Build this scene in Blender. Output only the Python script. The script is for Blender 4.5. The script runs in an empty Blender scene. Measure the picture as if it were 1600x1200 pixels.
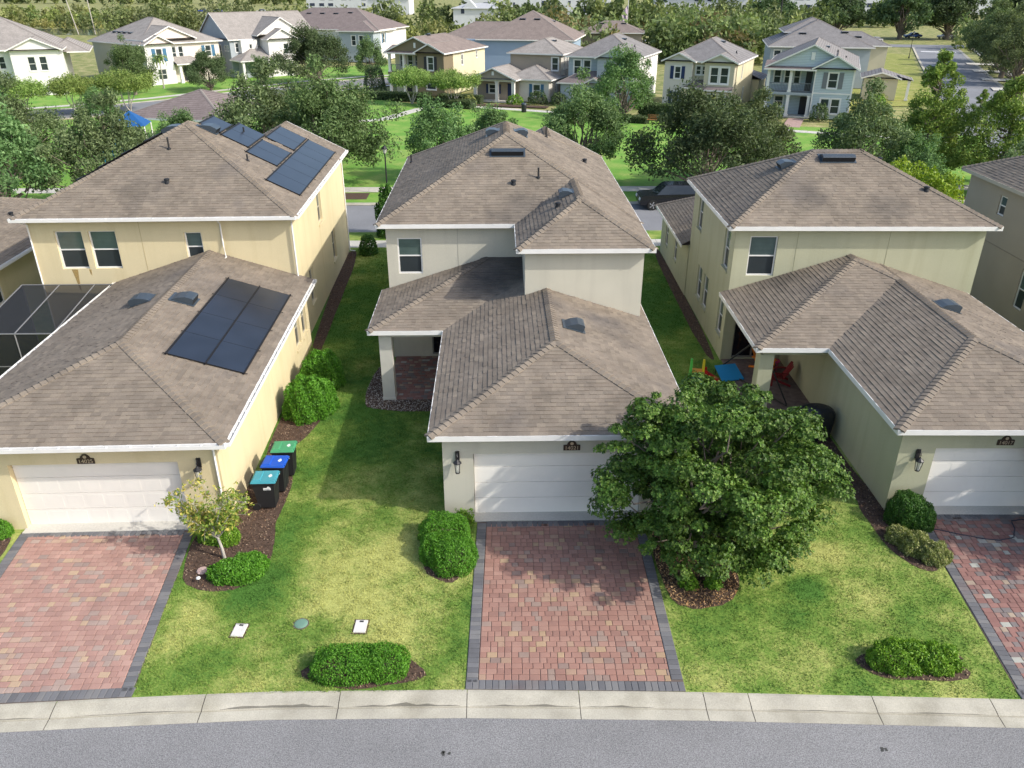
import bpy, math, random
import numpy as np
from mathutils import Vector, Matrix
R = math.radians
random.seed(7)
RNG = np.random.default_rng(11)
S = bpy.context.scene
C = S.collection

# ------------------------------------------------------------------ camera, sky, sun, exposure
CAMZ = 14.3
cd = bpy.data.cameras.new('Camera'); cam = bpy.data.objects.new('Camera', cd); C.objects.link(cam)
cd.sensor_width = 36; cd.lens = 36*1247/1600; cd.clip_end = 3000
cam.location = (0, 0, CAMZ); cam.rotation_euler = (R(90-26.8), 0, R(-1.15))
S.camera = cam
SUN = Vector((2.5, -1.0, 2.07)).normalized()
w = bpy.data.worlds.new('World'); S.world = w; w.use_nodes = True
nt = w.node_tree; nt.nodes.clear()
sk = nt.nodes.new('ShaderNodeTexSky'); sk.sky_type = 'NISHITA'; sk.sun_disc = False
sk.sun_elevation = math.asin(SUN.z); sk.sun_rotation = math.atan2(SUN.x, SUN.y)
sk.air_density = 1.0; sk.dust_density = 2.5; sk.ozone_density = 1.0
bg = nt.nodes.new('ShaderNodeBackground'); bg.inputs[1].default_value = 0.15
wo = nt.nodes.new('ShaderNodeOutputWorld')
nt.links.new(sk.outputs[0], bg.inputs[0]); nt.links.new(bg.outputs[0], wo.inputs[0])
sl = bpy.data.lights.new('Sun', 'SUN'); sl.energy = 2.4; sl.angle = R(0.9); sl.color = (1, .955, .88)
so = bpy.data.objects.new('Sun', sl); C.objects.link(so)
so.rotation_euler = SUN.to_track_quat('Z', 'Y').to_euler(); so.location = (30, -20, 60)
S.view_settings.view_transform = 'Standard'; S.view_settings.look = 'None'
S.view_settings.exposure = 0.8; S.view_settings.gamma = 1; S.view_settings.use_curve_mapping = False
S.render.engine = 'CYCLES'

# ------------------------------------------------------------------ materials
MATS = {}
def mat(name, col, rough=.85, var=0.0, vscale=3.0, col2=None, c2scale=.5, c2lo=.45, c2hi=.6, bump=0.0, bscale=60.0,
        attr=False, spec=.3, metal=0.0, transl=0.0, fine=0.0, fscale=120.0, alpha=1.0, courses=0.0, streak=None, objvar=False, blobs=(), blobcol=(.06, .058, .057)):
    if name in MATS: return MATS[name]
    m = bpy.data.materials.new(name); m.use_nodes = True; MATS[name] = m
    t = m.node_tree; n = t.nodes; L = t.links
    b = n['Principled BSDF']; out = n['Material Output']
    b.inputs['Roughness'].default_value = rough; b.inputs['Specular IOR Level'].default_value = spec
    b.inputs['Metallic'].default_value = metal
    geo = n.new('ShaderNodeNewGeometry'); pos = geo.outputs['Position']
    def noise(scale, det=3, src=pos):
        x = n.new('ShaderNodeTexNoise'); x.inputs['Scale'].default_value = scale; x.inputs['Detail'].default_value = det
        L.new(src, x.inputs['Vector']); return x.outputs['Fac']
    def ramp(src, lo, hi):
        x = n.new('ShaderNodeMapRange'); x.inputs[1].default_value = lo; x.inputs[2].default_value = hi
        L.new(src, x.inputs[0]); return x.outputs[0]
    def mix(fac, a, c, mode='MIX'):
        x = n.new('ShaderNodeMix'); x.data_type = 'RGBA'; x.blend_type = mode
        if isinstance(fac, float): x.inputs[0].default_value = fac
        else: L.new(fac, x.inputs[0])
        for i, q in ((6, a), (7, c)):
            if isinstance(q, tuple): x.inputs[i].default_value = (*q[:3], 1)
            else: L.new(q, x.inputs[i])
        return x.outputs[2]
    def grey(src, lo, hi):            # 0..1 -> neutral multiplier
        x = n.new('ShaderNodeMapRange'); x.inputs[3].default_value = lo; x.inputs[4].default_value = hi
        x.inputs[1].default_value = .25; x.inputs[2].default_value = .75
        L.new(src, x.inputs[0]); return x.outputs[0]
    cur = tuple(col)
    if attr:
        a = n.new('ShaderNodeAttribute'); a.attribute_name = 'Col'
        cur = mix(1.0, a.outputs['Color'], tuple(col), 'MULTIPLY')
    if objvar:                        # each tree its own shade of green
        oi = n.new('ShaderNodeObjectInfo'); hs = n.new('ShaderNodeHueSaturation'); hs.inputs['Saturation'].default_value = .92
        for inp, lo_, hi_ in (('Hue', .482, .512), ('Value', .82, 1.22)):
            r_ = n.new('ShaderNodeMapRange'); r_.inputs[3].default_value = lo_; r_.inputs[4].default_value = hi_; L.new(oi.outputs['Random'], r_.inputs[0]); L.new(r_.outputs[0], hs.inputs[inp])
        L.new(cur, hs.inputs['Color']); cur = hs.outputs[0]
    if col2 is not None:
        cur = mix(ramp(noise(c2scale, 4), c2lo, c2hi), cur, tuple(col2))
    if streak is not None:            # rain stains: noise stretched vertically
        mp = n.new('ShaderNodeMapping'); mp.inputs['Scale'].default_value = (2.2, 2.2, .16); L.new(pos, mp.inputs[0])
        cur = mix(ramp(noise(1.0, 5, mp.outputs[0]), .5, .76), cur, tuple(streak))
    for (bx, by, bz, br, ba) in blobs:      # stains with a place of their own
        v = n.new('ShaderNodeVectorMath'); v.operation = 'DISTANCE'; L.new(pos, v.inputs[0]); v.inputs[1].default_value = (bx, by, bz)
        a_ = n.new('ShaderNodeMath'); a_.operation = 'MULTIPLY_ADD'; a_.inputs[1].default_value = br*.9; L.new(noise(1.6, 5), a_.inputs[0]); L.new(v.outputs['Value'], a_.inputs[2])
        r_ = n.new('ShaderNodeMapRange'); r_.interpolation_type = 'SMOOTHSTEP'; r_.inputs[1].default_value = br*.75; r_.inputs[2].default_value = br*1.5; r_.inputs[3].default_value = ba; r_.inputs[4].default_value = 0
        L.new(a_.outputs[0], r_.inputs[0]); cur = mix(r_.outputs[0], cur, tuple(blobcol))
    if courses:
        sx = n.new('ShaderNodeSeparateXYZ'); L.new(pos, sx.inputs[0])
        d = n.new('ShaderNodeMath'); d.operation = 'DIVIDE'; d.inputs[1].default_value = courses; L.new(sx.outputs[2], d.inputs[0])
        fr = n.new('ShaderNodeMath'); fr.operation = 'FRACT'; L.new(d.outputs[0], fr.inputs[0])
        cur = mix(ramp(fr.outputs[0], .28, .0), cur, (.45, .45, .45), 'MULTIPLY')
    if var:
        g = grey(noise(vscale, 5), 1-var, 1+var)
        cur = mix(1.0, cur, g, 'MULTIPLY')
    if fine:
        g = grey(noise(fscale, 2), 1-fine, 1+fine)
        cur = mix(1.0, cur, g, 'MULTIPLY')
    if isinstance(cur, tuple): b.inputs['Base Color'].default_value = (*cur[:3], 1)
    else: L.new(cur, b.inputs['Base Color'])
    if bump:
        bp = n.new('ShaderNodeBump'); bp.inputs['Strength'].default_value = bump; bp.inputs['Distance'].default_value = .02
        L.new(noise(bscale, 3), bp.inputs['Height']); L.new(bp.outputs[0], b.inputs['Normal'])
    if transl:
        tr = n.new('ShaderNodeBsdfTranslucent'); ms = n.new('ShaderNodeMixShader'); ms.inputs[0].default_value = transl
        if isinstance(cur, tuple): tr.inputs[0].default_value = (*cur[:3], 1)
        else: L.new(mix(1.0, cur, (1.25, 1.35, .7), 'MULTIPLY'), tr.inputs[0])
        L.new(b.outputs[0], ms.inputs[1]); L.new(tr.outputs[0], ms.inputs[2]); L.new(ms.outputs[0], out.inputs[0])
    if alpha < 1:
        tr = n.new('ShaderNodeBsdfTransparent'); ms = n.new('ShaderNodeMixShader'); ms.inputs[0].default_value = alpha
        L.new(tr.outputs[0], ms.inputs[1]); L.new(b.outputs[0], ms.inputs[2]); L.new(ms.outputs[0], out.inputs[0])
    return m

def lawn_material(name, green, dry, lush, blobs=()):
    """turf colour: lush and dry patches that belong to the turf itself"""
    m = bpy.data.materials.new(name); m.use_nodes = True; MATS[name] = m
    t = m.node_tree; n = t.nodes; L = t.links; b = n['Principled BSDF']
    b.inputs['Roughness'].default_value = .9; b.inputs['Specular IOR Level'].default_value = .15
    pos = n.new('ShaderNodeNewGeometry').outputs['Position']
    def noise(s, d=4):
        x = n.new('ShaderNodeTexNoise'); x.inputs['Scale'].default_value = s; x.inputs['Detail'].default_value = d
        L.new(pos, x.inputs['Vector']); return x.outputs['Fac']
    def math_(op, a, c):
        x = n.new('ShaderNodeMath'); x.operation = op
        for i, q in enumerate((a, c)):
            if isinstance(q, (int, float)): x.inputs[i].default_value = q
            else: L.new(q, x.inputs[i])
        return x.outputs[0]
    fac = math_('MULTIPLY', noise(.55), 1.0)
    fac = math_('ADD', math_('MULTIPLY', fac, .75), math_('MULTIPLY', noise(3.2, 5), .25))
    for (x, y, r, amt) in blobs:
        v = n.new('ShaderNodeVectorMath'); v.operation = 'DISTANCE'; L.new(pos, v.inputs[0]); v.inputs[1].default_value = (x, y, 0)
        mr = n.new('ShaderNodeMapRange'); mr.interpolation_type = 'SMOOTHSTEP'
        mr.inputs[1].default_value = 0; mr.inputs[2].default_value = r; mr.inputs[3].default_value = amt; mr.inputs[4].default_value = 0
        L.new(v.outputs['Value'], mr.inputs[0]); fac = math_('ADD', fac, mr.outputs[0])
    fac = math_('ADD', fac, math_('MULTIPLY', math_('SUBTRACT', noise(14, 4), .5), .35))
    cr = n.new('ShaderNodeValToRGB'); L.new(fac, cr.inputs[0]); e = cr.color_ramp.elements
    e[0].position = .30; e[0].color = (*lush, 1); e[1].position = .68; e[1].color = (*dry, 1)
    k = cr.color_ramp.elements.new(.47); k.color = (*green, 1)
    fn = n.new('ShaderNodeMapRange'); fn.inputs[1].default_value = .3; fn.inputs[2].default_value = .7; fn.inputs[3].default_value = .62; fn.inputs[4].default_value = 1.38
    L.new(noise(55, 3), fn.inputs[0])
    mx = n.new('ShaderNodeMix'); mx.data_type = 'RGBA'; mx.blend_type = 'MULTIPLY'; mx.inputs[0].default_value = 1
    L.new(cr.outputs[0], mx.inputs[6]); L.new(fn.outputs[0], mx.inputs[7]); L.new(mx.outputs[2], b.inputs['Base Color'])
    return m

WHITE = mat('white_trim', (.72, .71, .68), .6, var=.06, vscale=2)
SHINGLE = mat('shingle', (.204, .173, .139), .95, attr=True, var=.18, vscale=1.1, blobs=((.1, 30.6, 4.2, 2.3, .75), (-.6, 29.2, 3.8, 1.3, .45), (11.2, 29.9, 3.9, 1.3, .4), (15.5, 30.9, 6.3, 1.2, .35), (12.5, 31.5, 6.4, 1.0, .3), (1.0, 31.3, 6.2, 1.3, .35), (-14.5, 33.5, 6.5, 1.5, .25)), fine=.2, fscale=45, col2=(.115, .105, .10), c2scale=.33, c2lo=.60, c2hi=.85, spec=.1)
SHBASE = mat('shingle_base', (.15, .125, .11), .95, var=.2, fine=.2, spec=.1)
SHDARK = mat('shingle_algae', (.10, .095, .092), .95, attr=True, var=.35, vscale=1.2, fine=.2, fscale=45, spec=.1)
DARK = mat('black_metal', (.018, .018, .02), .45, spec=.5)
VENT = mat('vent_metal', (.045, .06, .075), .36, spec=.5, var=.1)
VENTD = mat('vent_throat', (.02, .022, .025), .6)
PANEU = mat('glass_blind', (.085, .125, .12), .08, spec=.5, var=.2, vscale=1.6, courses=.055)
PANEL = mat('glass_screen', (.03, .038, .042), .3, spec=.35, var=.15, vscale=1.5)
PANEB = mat('far_glass', (.035, .045, .045), .15, spec=.45, var=.4, vscale=.9)
CONC = mat('concrete', (.405, .38, .31), .9, var=.18, vscale=1.3, fine=.14, fscale=35, col2=(.27, .25, .19), c2scale=.8, c2lo=.5, c2hi=.78, bump=.2)
WALK = mat('sidewalk', (.50, .48, .43), .9, var=.1, vscale=.8, fine=.1, fscale=20)
ASPH = mat('asphalt', (.21, .208, .207), .92, var=.15, vscale=.4, fine=.5, fscale=42, bump=.5, bscale=42, spec=.2)
ASPHF = mat('asphalt_far', (.20, .205, .215), .92, var=.14, vscale=.35, fine=.1, fscale=9)
MULCH = mat('mulch', (.085, .055, .04), .95, attr=False, var=.3, vscale=6, fine=.5, fscale=40, bump=.6, bscale=40)
CHIP = mat('bark_chip', (1, 1, 1), .95, attr=True, spec=.1)
LEAF = mat('leaf', (1, 1, 1), .52, attr=True, transl=.22, spec=.3)
LEAFM = mat('leaf_matt', (1, 1, 1), .75, attr=True, transl=.25, spec=.2, objvar=True)
BARK = mat('bark', (.19, .155, .125), .95, var=.3, vscale=4, bump=.5, bscale=25)
BARKP = mat('pale_bark', (.42, .39, .34), .9, var=.2, vscale=5, bump=.3)
PAVER = mat('paver', (1, 1, 1), .9, attr=True, var=.10, vscale=2.2, fine=.16, fscale=70, spec=.2, col2=(.16, .11, .10), c2scale=.6, c2lo=.58, c2hi=.95)
SAND = mat('joint_sand', (.13, .10, .085), .95, fine=.3)
LAWN = lawn_material('lawn_turf', (.155, .245, .045), (.40, .415, .13), (.07, .165, .028),
    blobs=((-3.7, 16.9, 3.4, .20), (-2.9, 14.6, 2.4, .10), (-7.2, 18.6, 3.0, -.20), (-6.2, 16.2, 1.6, -.22), (-5.2, 25, 6.5, -.15), (6.6, 26, 7, -.16), (8.9, 17.3, 1.5, .16), (9.6, 15.7, 1.2, .10),
           (8.15, 16.2, .85, -.32), (6.0, 14.4, 2.0, -.08), (-5.5, 36, 9, -.25), (7.5, 38, 9, -.25), (-4.4, 21.8, 1.6, .16), (-2.6, 20.3, 1.4, .08), (10.5, 15.0, 1.0, -.1)))
PARK = lawn_material('park_turf', (.15, .30, .05), (.27, .35, .09), (.11, .26, .04))
FIELD = lawn_material('field_turf', (.21, .225, .075), (.40, .35, .18), (.10, .14, .05))

# ------------------------------------------------------------------ mesh helpers
class MB:
    def __init__(s): s.v = []; s.f = []; s.c = []
    def poly(s, pts, col=None):
        b = len(s.v); s.v.extend([tuple(p) for p in pts]); s.f.append(tuple(range(b, b+len(pts)))); s.c.append(col or (1, 1, 1)); return s
    def hexa(s, p, col=None):                       # p: 4 bottom, 4 top
        b = len(s.v); s.v.extend([tuple(q) for q in p])
        for f in ((0, 3, 2, 1), (4, 5, 6, 7), (0, 1, 5, 4), (1, 2, 6, 5), (2, 3, 7, 6), (3, 0, 4, 7)):
            s.f.append(tuple(b+i for i in f)); s.c.append(col or (1, 1, 1))
        return s
    def box(s, x0, x1, y0, y1, z0, z1, col=None):
        return s.hexa([(x0, y0, z0), (x1, y0, z0), (x1, y1, z0), (x0, y1, z0), (x0, y0, z1), (x1, y0, z1), (x1, y1, z1), (x0, y1, z1)], col)
    def fbox(s, F, u0, u1, z0, z1, n0, n1, col=None):
        return s.hexa([F(u0, z0, n1), F(u1, z0, n1), F(u1, z0, n0), F(u0, z0, n0), F(u0, z1, n1), F(u1, z1, n1), F(u1, z1, n0), F(u0, z1, n0)], col)
    def tube(s, pts, rad, n=8, col=None, cap=True):
        pts = [Vector(p) for p in pts]; rings = []
        for i, p in enumerate(pts):
            d = (pts[min(i+1, len(pts)-1)]-pts[max(i-1, 0)]).normalized()
            a = d.orthogonal().normalized() if abs(d.z) < .95 else Vector((1, 0, 0)); a = (a-d*a.dot(d)).normalized(); b = d.cross(a)
            r = rad[i] if isinstance(rad, (list, tuple)) else rad
            base = len(s.v)
            for k in range(n):
                t = 2*math.pi*k/n; s.v.append(tuple(p+a*(r*math.cos(t))+b*(r*math.sin(t))))
            rings.append(base)
        for i in range(len(rings)-1):
            for k in range(n):
                k2 = (k+1) % n
                s.f.append((rings[i]+k, rings[i]+k2, rings[i+1]+k2, rings[i+1]+k)); s.c.append(col or (1, 1, 1))
        if cap:
            s.f.append(tuple(rings[0]+k for k in range(n))); s.c.append(col or (1, 1, 1))
            s.f.append(tuple(rings[-1]+k for k in range(n))); s.c.append(col or (1, 1, 1))
        return s
    def lathe(s, prof, cx=0, cy=0, n=14, col=None):  # (r, z) list
        return s.tube([(cx, cy, z + 1e-5*i) for i, (r, z) in enumerate(prof)], [max(r, 1e-3) for r, z in prof], n, col)
    def prism(s, outline, F, n0, n1, col=None):      # outline (u,z) extruded along n
        a = [F(u, z, n1) for u, z in outline]; b = [F(u, z, n0) for u, z in outline]; k = len(a)
        s.poly(a, col); s.poly(b[::-1], col)
        for i in range(k): s.poly([a[i], b[i], b[(i+1) % k], a[(i+1) % k]], col)
        return s
    def mesh(s, name, m):
        me = bpy.data.meshes.new(name); me.from_pydata(s.v, [], s.f); me.materials.append(m)
        if any(c != (1, 1, 1) for c in s.c):
            at = me.attributes.new('Col', 'FLOAT_COLOR', 'FACE')
            at.data.foreach_set('color', np.array([(*c[:3], 1) for c in s.c], dtype=np.float32).ravel())
        elif m.name in ('paver', 'shingle', 'bark_chip', 'leaf', 'leaf_matt', 'shingle_algae'):
            at = me.attributes.new('Col', 'FLOAT_COLOR', 'FACE')
            at.data.foreach_set('color', np.ones(4*len(s.f), dtype=np.float32))
        me.update(); return me
    def build(s, name, m, parent=None, smooth=False):
        me = s.mesh(name, m)
        if smooth: me.shade_smooth()
        return link(name, me, parent)
def link(name, me, parent=None):
    o = bpy.data.objects.new(name, me); C.objects.link(o)
    if parent is not None: o.parent = parent
    return o
def tag(o, label, cat, group=None):
    o['label'] = label; o['category'] = cat
    if group: o['group'] = group
    return o
def struct(o, kind='structure', label=None):
    o['kind'] = kind
    if label: o['label'] = label
    return o
def thing(name, label, cat, loc=(0, 0, 0), rz=0, group=None):
    o = bpy.data.objects.new(name, None); C.objects.link(o); o.location = loc; o.rotation_euler = (0, 0, rz); o.empty_display_size = .2
    return tag(o, label, cat, group)
def dup(root, loc, rz=None, label=None, scale=None):
    r = root.copy(); C.objects.link(r); r.location = loc
    if rz is not None: r.rotation_euler = (0, 0, rz)
    if label: r['label'] = label
    if scale: r.scale = scale if isinstance(scale, tuple) else (scale,)*3
    for ch in list(root.children):
        c = ch.copy(); C.objects.link(c); c.parent = r
        for g in list(ch.children):
            d = g.copy(); C.objects.link(d); d.parent = c
    return r
def np_mesh(name, verts, k, m, cols=None):          # verts (N*k,3) -> N k-gons, cols (N,3)
    N = len(verts)//k; me = bpy.data.meshes.new(name)
    me.vertices.add(len(verts)); me.vertices.foreach_set('co', np.ascontiguousarray(verts, dtype=np.float32).ravel())
    me.loops.add(N*k); me.loops.foreach_set('vertex_index', np.arange(N*k, dtype=np.int32))
    me.polygons.add(N); me.polygons.foreach_set('loop_start', np.arange(0, N*k, k, dtype=np.int32))
    me.update(calc_edges=True); me.materials.append(m)
    if cols is not None:
        at = me.attributes.new('Col', 'FLOAT_COLOR', 'FACE')
        at.data.foreach_set('color', np.concatenate([cols, np.ones((N, 1))], 1).astype(np.float32).ravel())
    return me
def unit(a): return a/np.maximum(np.linalg.norm(a, axis=1, keepdims=True), 1e-9)
def leaf_quads(c, L, W, rng, nrm=None, bias=.6):
    N = len(c); n = rng.normal(size=(N, 3))
    if nrm is not None: n = unit(n)+nrm*bias
    n = unit(n); t = unit(np.cross(n, rng.normal(size=(N, 3)))); b = np.cross(n, t)
    L = (L*rng.uniform(.7, 1.25, (N, 1))); Wd = W*rng.uniform(.7, 1.25, (N, 1))
    out = np.empty((N, 4, 3)); out[:, 0] = c-t*L; out[:, 1] = c+b*Wd-t*L*.1; out[:, 2] = c+t*L; out[:, 3] = c-b*Wd-t*L*.1
    return out.reshape(-1, 3)
def leaf_cols(N, pal, rng, jit=.16):
    pal = np.array(pal); i = rng.integers(0, len(pal), N)
    return pal[i]*rng.uniform(1-jit, 1+jit, (N, 1))
def clip(poly, a, b, c):                            # keep a*x+b*y<=c
    out = []
    for i in range(len(poly)):
        p, q = poly[i], poly[(i+1) % len(poly)]
        dp, dq = a*p[0]+b*p[1]-c, a*q[0]+b*q[1]-c
        if dp <= 0: out.append(p)
        if (dp < 0 < dq) or (dq < 0 < dp):
            t = dp/(dp-dq); out.append((p[0]+(q[0]-p[0])*t, p[1]+(q[1]-p[1])*t))
    return out

# ------------------------------------------------------------------ house builder
def face(fc, c):
    return {'front': lambda u, z, n: (u, c-n, z), 'back': lambda u, z, n: (u, c+n, z),
            'left': lambda u, z, n: (c-n, u, z), 'right': lambda u, z, n: (c+n, u, z)}[fc]
TONES = [(.88, .875, .87), (.945, .94, .935), (1.0, .995, .985), (1.05, 1.04, 1.025), (1.10, 1.09, 1.06), (.975, .955, .94)]
class House:
    def __init__(s, name, label, loc, rz=0, cat='house', group=None, abs_coords=False):
        s.e = thing(name, label, cat, loc, rz, group); s.off = Vector(loc) if abs_coords else Vector((0, 0, 0)); s.blocks = []
        s.loc = Vector(loc); s.rz = rz
    def put(s, name, mb, m, parent=None, smooth=False):
        if s.off.length and parent is None:
            mb.v = [(x-s.off.x, y-s.off.y, z-s.off.z) for x, y, z in mb.v]
        elif s.off.length:
            mb.v = [(x-s.off.x, y-s.off.y, z-s.off.z) for x, y, z in mb.v]
        return mb.build(name, m, parent or s.e, smooth)
    def world(s, p):
        q = Vector(p)-s.off; return s.loc + Matrix.Rotation(s.rz, 3, 'Z') @ q
    def block(s, x0, x1, y0, y1, z0, z1, m, opens={}, rec=.08, name='wall', far=False, sides=('front', 'right', 'back', 'left'), trim=None):
        mb = MB()
        for fc in sides:
            c = {'front': y0, 'back': y1, 'left': x0, 'right': x1}[fc]; F = face(fc, c)
            ua, ub = (x0, x1) if fc in ('front', 'back') else (y0, y1)
            ops = opens.get(fc, [])
            us = sorted({ua, ub, *[o[1] for o in ops], *[o[2] for o in ops]}); zs = sorted({z0, z1, *[o[3] for o in ops], *[o[4] for o in ops]})
            for i in range(len(us)-1):
                for j in range(len(zs)-1):
                    um, zm = (us[i]+us[i+1])/2, (zs[j]+zs[j+1])/2
                    if any(o[1] < um < o[2] and o[3] < zm < o[4] for o in ops): continue
                    mb.poly([F(us[i], zs[j], 0), F(us[i+1], zs[j], 0), F(us[i+1], zs[j+1], 0), F(us[i], zs[j+1], 0)])
            for o in ops:
                a, b, q, r = o[1:5]; d = -rec if o[0] != 'garage' else -.25
                mb.poly([F(a, q, 0), F(a, r, 0), F(a, r, d), F(a, q, d)]); mb.poly([F(b, q, 0), F(b, r, 0), F(b, r, d), F(b, q, d)])
                mb.poly([F(a, r, 0), F(b, r, 0), F(b, r, d), F(a, r, d)]); mb.poly([F(a, q, 0), F(b, q, 0), F(b, q, d), F(a, q, d)])
                s.opening(F, o, rec, far)
        mb.poly([(x0, y0, z1), (x1, y0, z1), (x1, y1, z1), (x0, y1, z1)])
        return s.put(name, mb, m)
    def opening(s, F, o, rec, far):
        kind, a, b, q, r = o[:5]; opt = o[5] if len(o) > 5 else {}
        if kind == 'win':
            fw = opt.get('fw', .055 if not far else .07); mb = MB(); n1 = -rec+.045; n0 = -rec-.02
            mb.fbox(F, a, a+fw, q, r, n0, n1); mb.fbox(F, b-fw, b, q, r, n0, n1)
            mb.fbox(F, a+fw, b-fw, q, q+fw, n0, n1); mb.fbox(F, a+fw, b-fw, r-fw, r, n0, n1)
            zm = q+(r-q)*opt.get('mid', .5); mb.fbox(F, a+fw, b-fw, zm-fw*.45, zm+fw*.45, n0, n1-.008)
            if opt.get('trim'):                         # raised casing round far windows
                t = opt['trim']; mb.fbox(F, a-t, a, q-t, r+t, -.01, .035); mb.fbox(F, b, b+t, q-t, r+t, -.01, .035)
                mb.fbox(F, a, b, r, r+t, -.01, .035); mb.fbox(F, a-.04, b+.04, q-t-.004, q, -.01, .06)
            w_ = s.put('window', mb, opt.get('fmat', WHITE))
            s.put('pane', MB().fbox(F, a+fw, b-fw, zm+fw*.45, r-fw, -rec-.025, -rec+.012), PANEB if far else PANEU, w_)
            s.put('pane', MB().fbox(F, a+fw, b-fw, q+fw, zm-fw*.45, -rec-.025, -rec+.004), PANEB if far else PANEL, w_)
            if opt.get('sill'): s.put('sill', MB().fbox(F, a-.05, b+.05, q-.09, q-.001, -.02, .05), opt['sill'], w_)
            if opt.get('shut'):
                sw = opt.get('sw', .42)
                for u0 in (a-sw-.1, b+.1):
                    sb = MB().fbox(F, u0, u0+sw, q-.03, r+.03, .002, .05)
                    if not far or opt.get('lou'):
                        for k in range(8): zz = q+(r-q)*k/8; sb.fbox(F, u0+.05, u0+sw-.05, zz+.03, zz+(r-q)/8-.03, .05, .06)
                    s.put('shutter', sb, opt['shut'], w_)
        elif kind == 'door':
            mb = MB().fbox(F, a, b, q, r, -rec-.03, -rec+.02)
            wd = b-a
            if wd < 1.5:
                for (ux, uy, zx, zy) in ((.15, .45, .1, .45), (.55, .85, .1, .45), (.15, .45, .55, .9), (.55, .85, .55, .9)):
                    mb.fbox(F, a+wd*ux, a+wd*uy, q+(r-q)*zx, q+(r-q)*zy, -rec+.02, -rec+.032)
            d = s.put('door', mb, opt.get('mat', DARK))
            s.put('handle', MB().fbox(F, b-.16, b-.1, q+.95, q+1.1, -rec+.02, -rec+.07), VENT, d)
        elif kind == 'slider':
            mb = MB(); fw = .06
            for (u0, u1) in ((a, a+fw), ((a+b)/2-fw/2, (a+b)/2+fw/2), (b-fw, b)): mb.fbox(F, u0, u1, q, r, -rec-.02, -rec+.04)
            mb.fbox(F, a, b, q, q+fw, -rec-.02, -rec+.041); mb.fbox(F, a, b, r-fw, r, -rec-.02, -rec+.041)
            d = s.put('sliding_door', mb, opt.get('fmat', mat('bronze_frame', (.22, .21, .19), .5)))
            for (u0, u1) in ((a+fw, (a+b)/2-fw/2), ((a+b)/2+fw/2, b-fw)):
                s.put('pane', MB().fbox(F, u0, u1, q+fw, r-fw, -rec-.03, -rec+.01), mat('night_glass', (.012, .012, .016), .1, spec=.5), d)
        elif kind == 'garage':
            gm = opt.get('mat'); d = None; n = 4; h = (r-q)/n; dd = -.2
            base = s.put('garage_door', MB().fbox(F, a+.01, b-.01, q+.004, r-.004, dd-.05, dd), gm)
            for k in range(n):
                sec = MB().fbox(F, a+.015, b-.015, q+k*h+.007, q+(k+1)*h-.007, dd, dd+.022)
                cols = opt.get('cols', 8); cw = (b-a-.1)/cols
                for j in range(cols):
                    u0 = a+.05+j*cw; sec.fbox(F, u0+.06, u0+cw-.06, q+k*h+.085, q+(k+1)*h-.085, dd+.022, dd+.0255)
                s.put('section', sec, gm, base)
    # --- roofs
    def roof(s, blocks, shingled=0, m=None, gable=None, fascia=WHITE, fh=.15, excl=(), gutter=None, name='roof', caps=True, algae=None):
        """blocks: (x0,x1,y0,y1,z,pitch,active sides); sides not active are open ends or gables"""
        m = m or SHBASE; mb = MB(); B = []
        for (x0, x1, y0, y1, z, p, act) in blocks:
            sd = {'left': (1, 0, -x0), 'right': (-1, 0, x1), 'front': (0, 1, -y0), 'back': (0, -1, y1)}
            B.append(dict(r=(x0, x1, y0, y1), z=z, p=p, sd={k: sd[k] for k in act}, gab=[k for k in ('front', 'back', 'left', 'right') if k not in act]))
        def h(b, x, y):
            x0, x1, y0, y1 = b['r']
            if not (x0-.001 <= x <= x1+.001 and y0-.001 <= y <= y1+.001): return -99
            return b['z']+b['p']*min(a*x+c*y+d for a, c, d in b['sd'].values())
        edges = []
        for bi, b in enumerate(B):
            x0, x1, y0, y1 = b['r']; rect = [(x0, y0), (x1, y0), (x1, y1), (x0, y1)]
            for k, (a, c, d) in b['sd'].items():
                pl = rect
                for k2, (a2, c2, d2) in b['sd'].items():
                    if k2 != k and pl: pl = clip(pl, a-a2, c-c2, d2-d)
                if len(pl) < 3: continue
                b.setdefault('pl', {})[k] = pl
                mb.poly([(x, y, b['z']+b['p']*(a*x+c*y+d)) for x, y in pl])
                for i in range(len(pl)):
                    p, q = pl[i], pl[(i+1) % len(pl)]
                    on = lambda P: sum((abs(P[0]-x0) < 1e-4, abs(P[0]-x1) < 1e-4, abs(P[1]-y0) < 1e-4, abs(P[1]-y1) < 1e-4))
                    same = any(abs(p[t]-v) < 1e-4 and abs(q[t]-v) < 1e-4 for t, v in ((0, x0), (0, x1), (1, y0), (1, y1)))
                    if not same and math.dist(p, q) > .3:
                        key = tuple(sorted([(round(p[0], 2), round(p[1], 2)), (round(q[0], 2), round(q[1], 2))]))
                        if not any(e[0][0] == bi and abs((e[2][0]+e[3][0]-p[0]-q[0]))+abs((e[2][1]+e[3][1]-p[1]-q[1])) < .05 for e in edges): edges.append(((bi, key), b, p, q))
            mb.poly([(x0, y0, b['z']-.03), (x1, y0, b['z']-.03), (x1, y1, b['z']-.03), (x0, y1, b['z']-.03)])   # soffit
        ro = s.put(name, mb, m)
        # fascia / rakes / gable walls
        fb = MB(); gb = MB()
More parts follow.
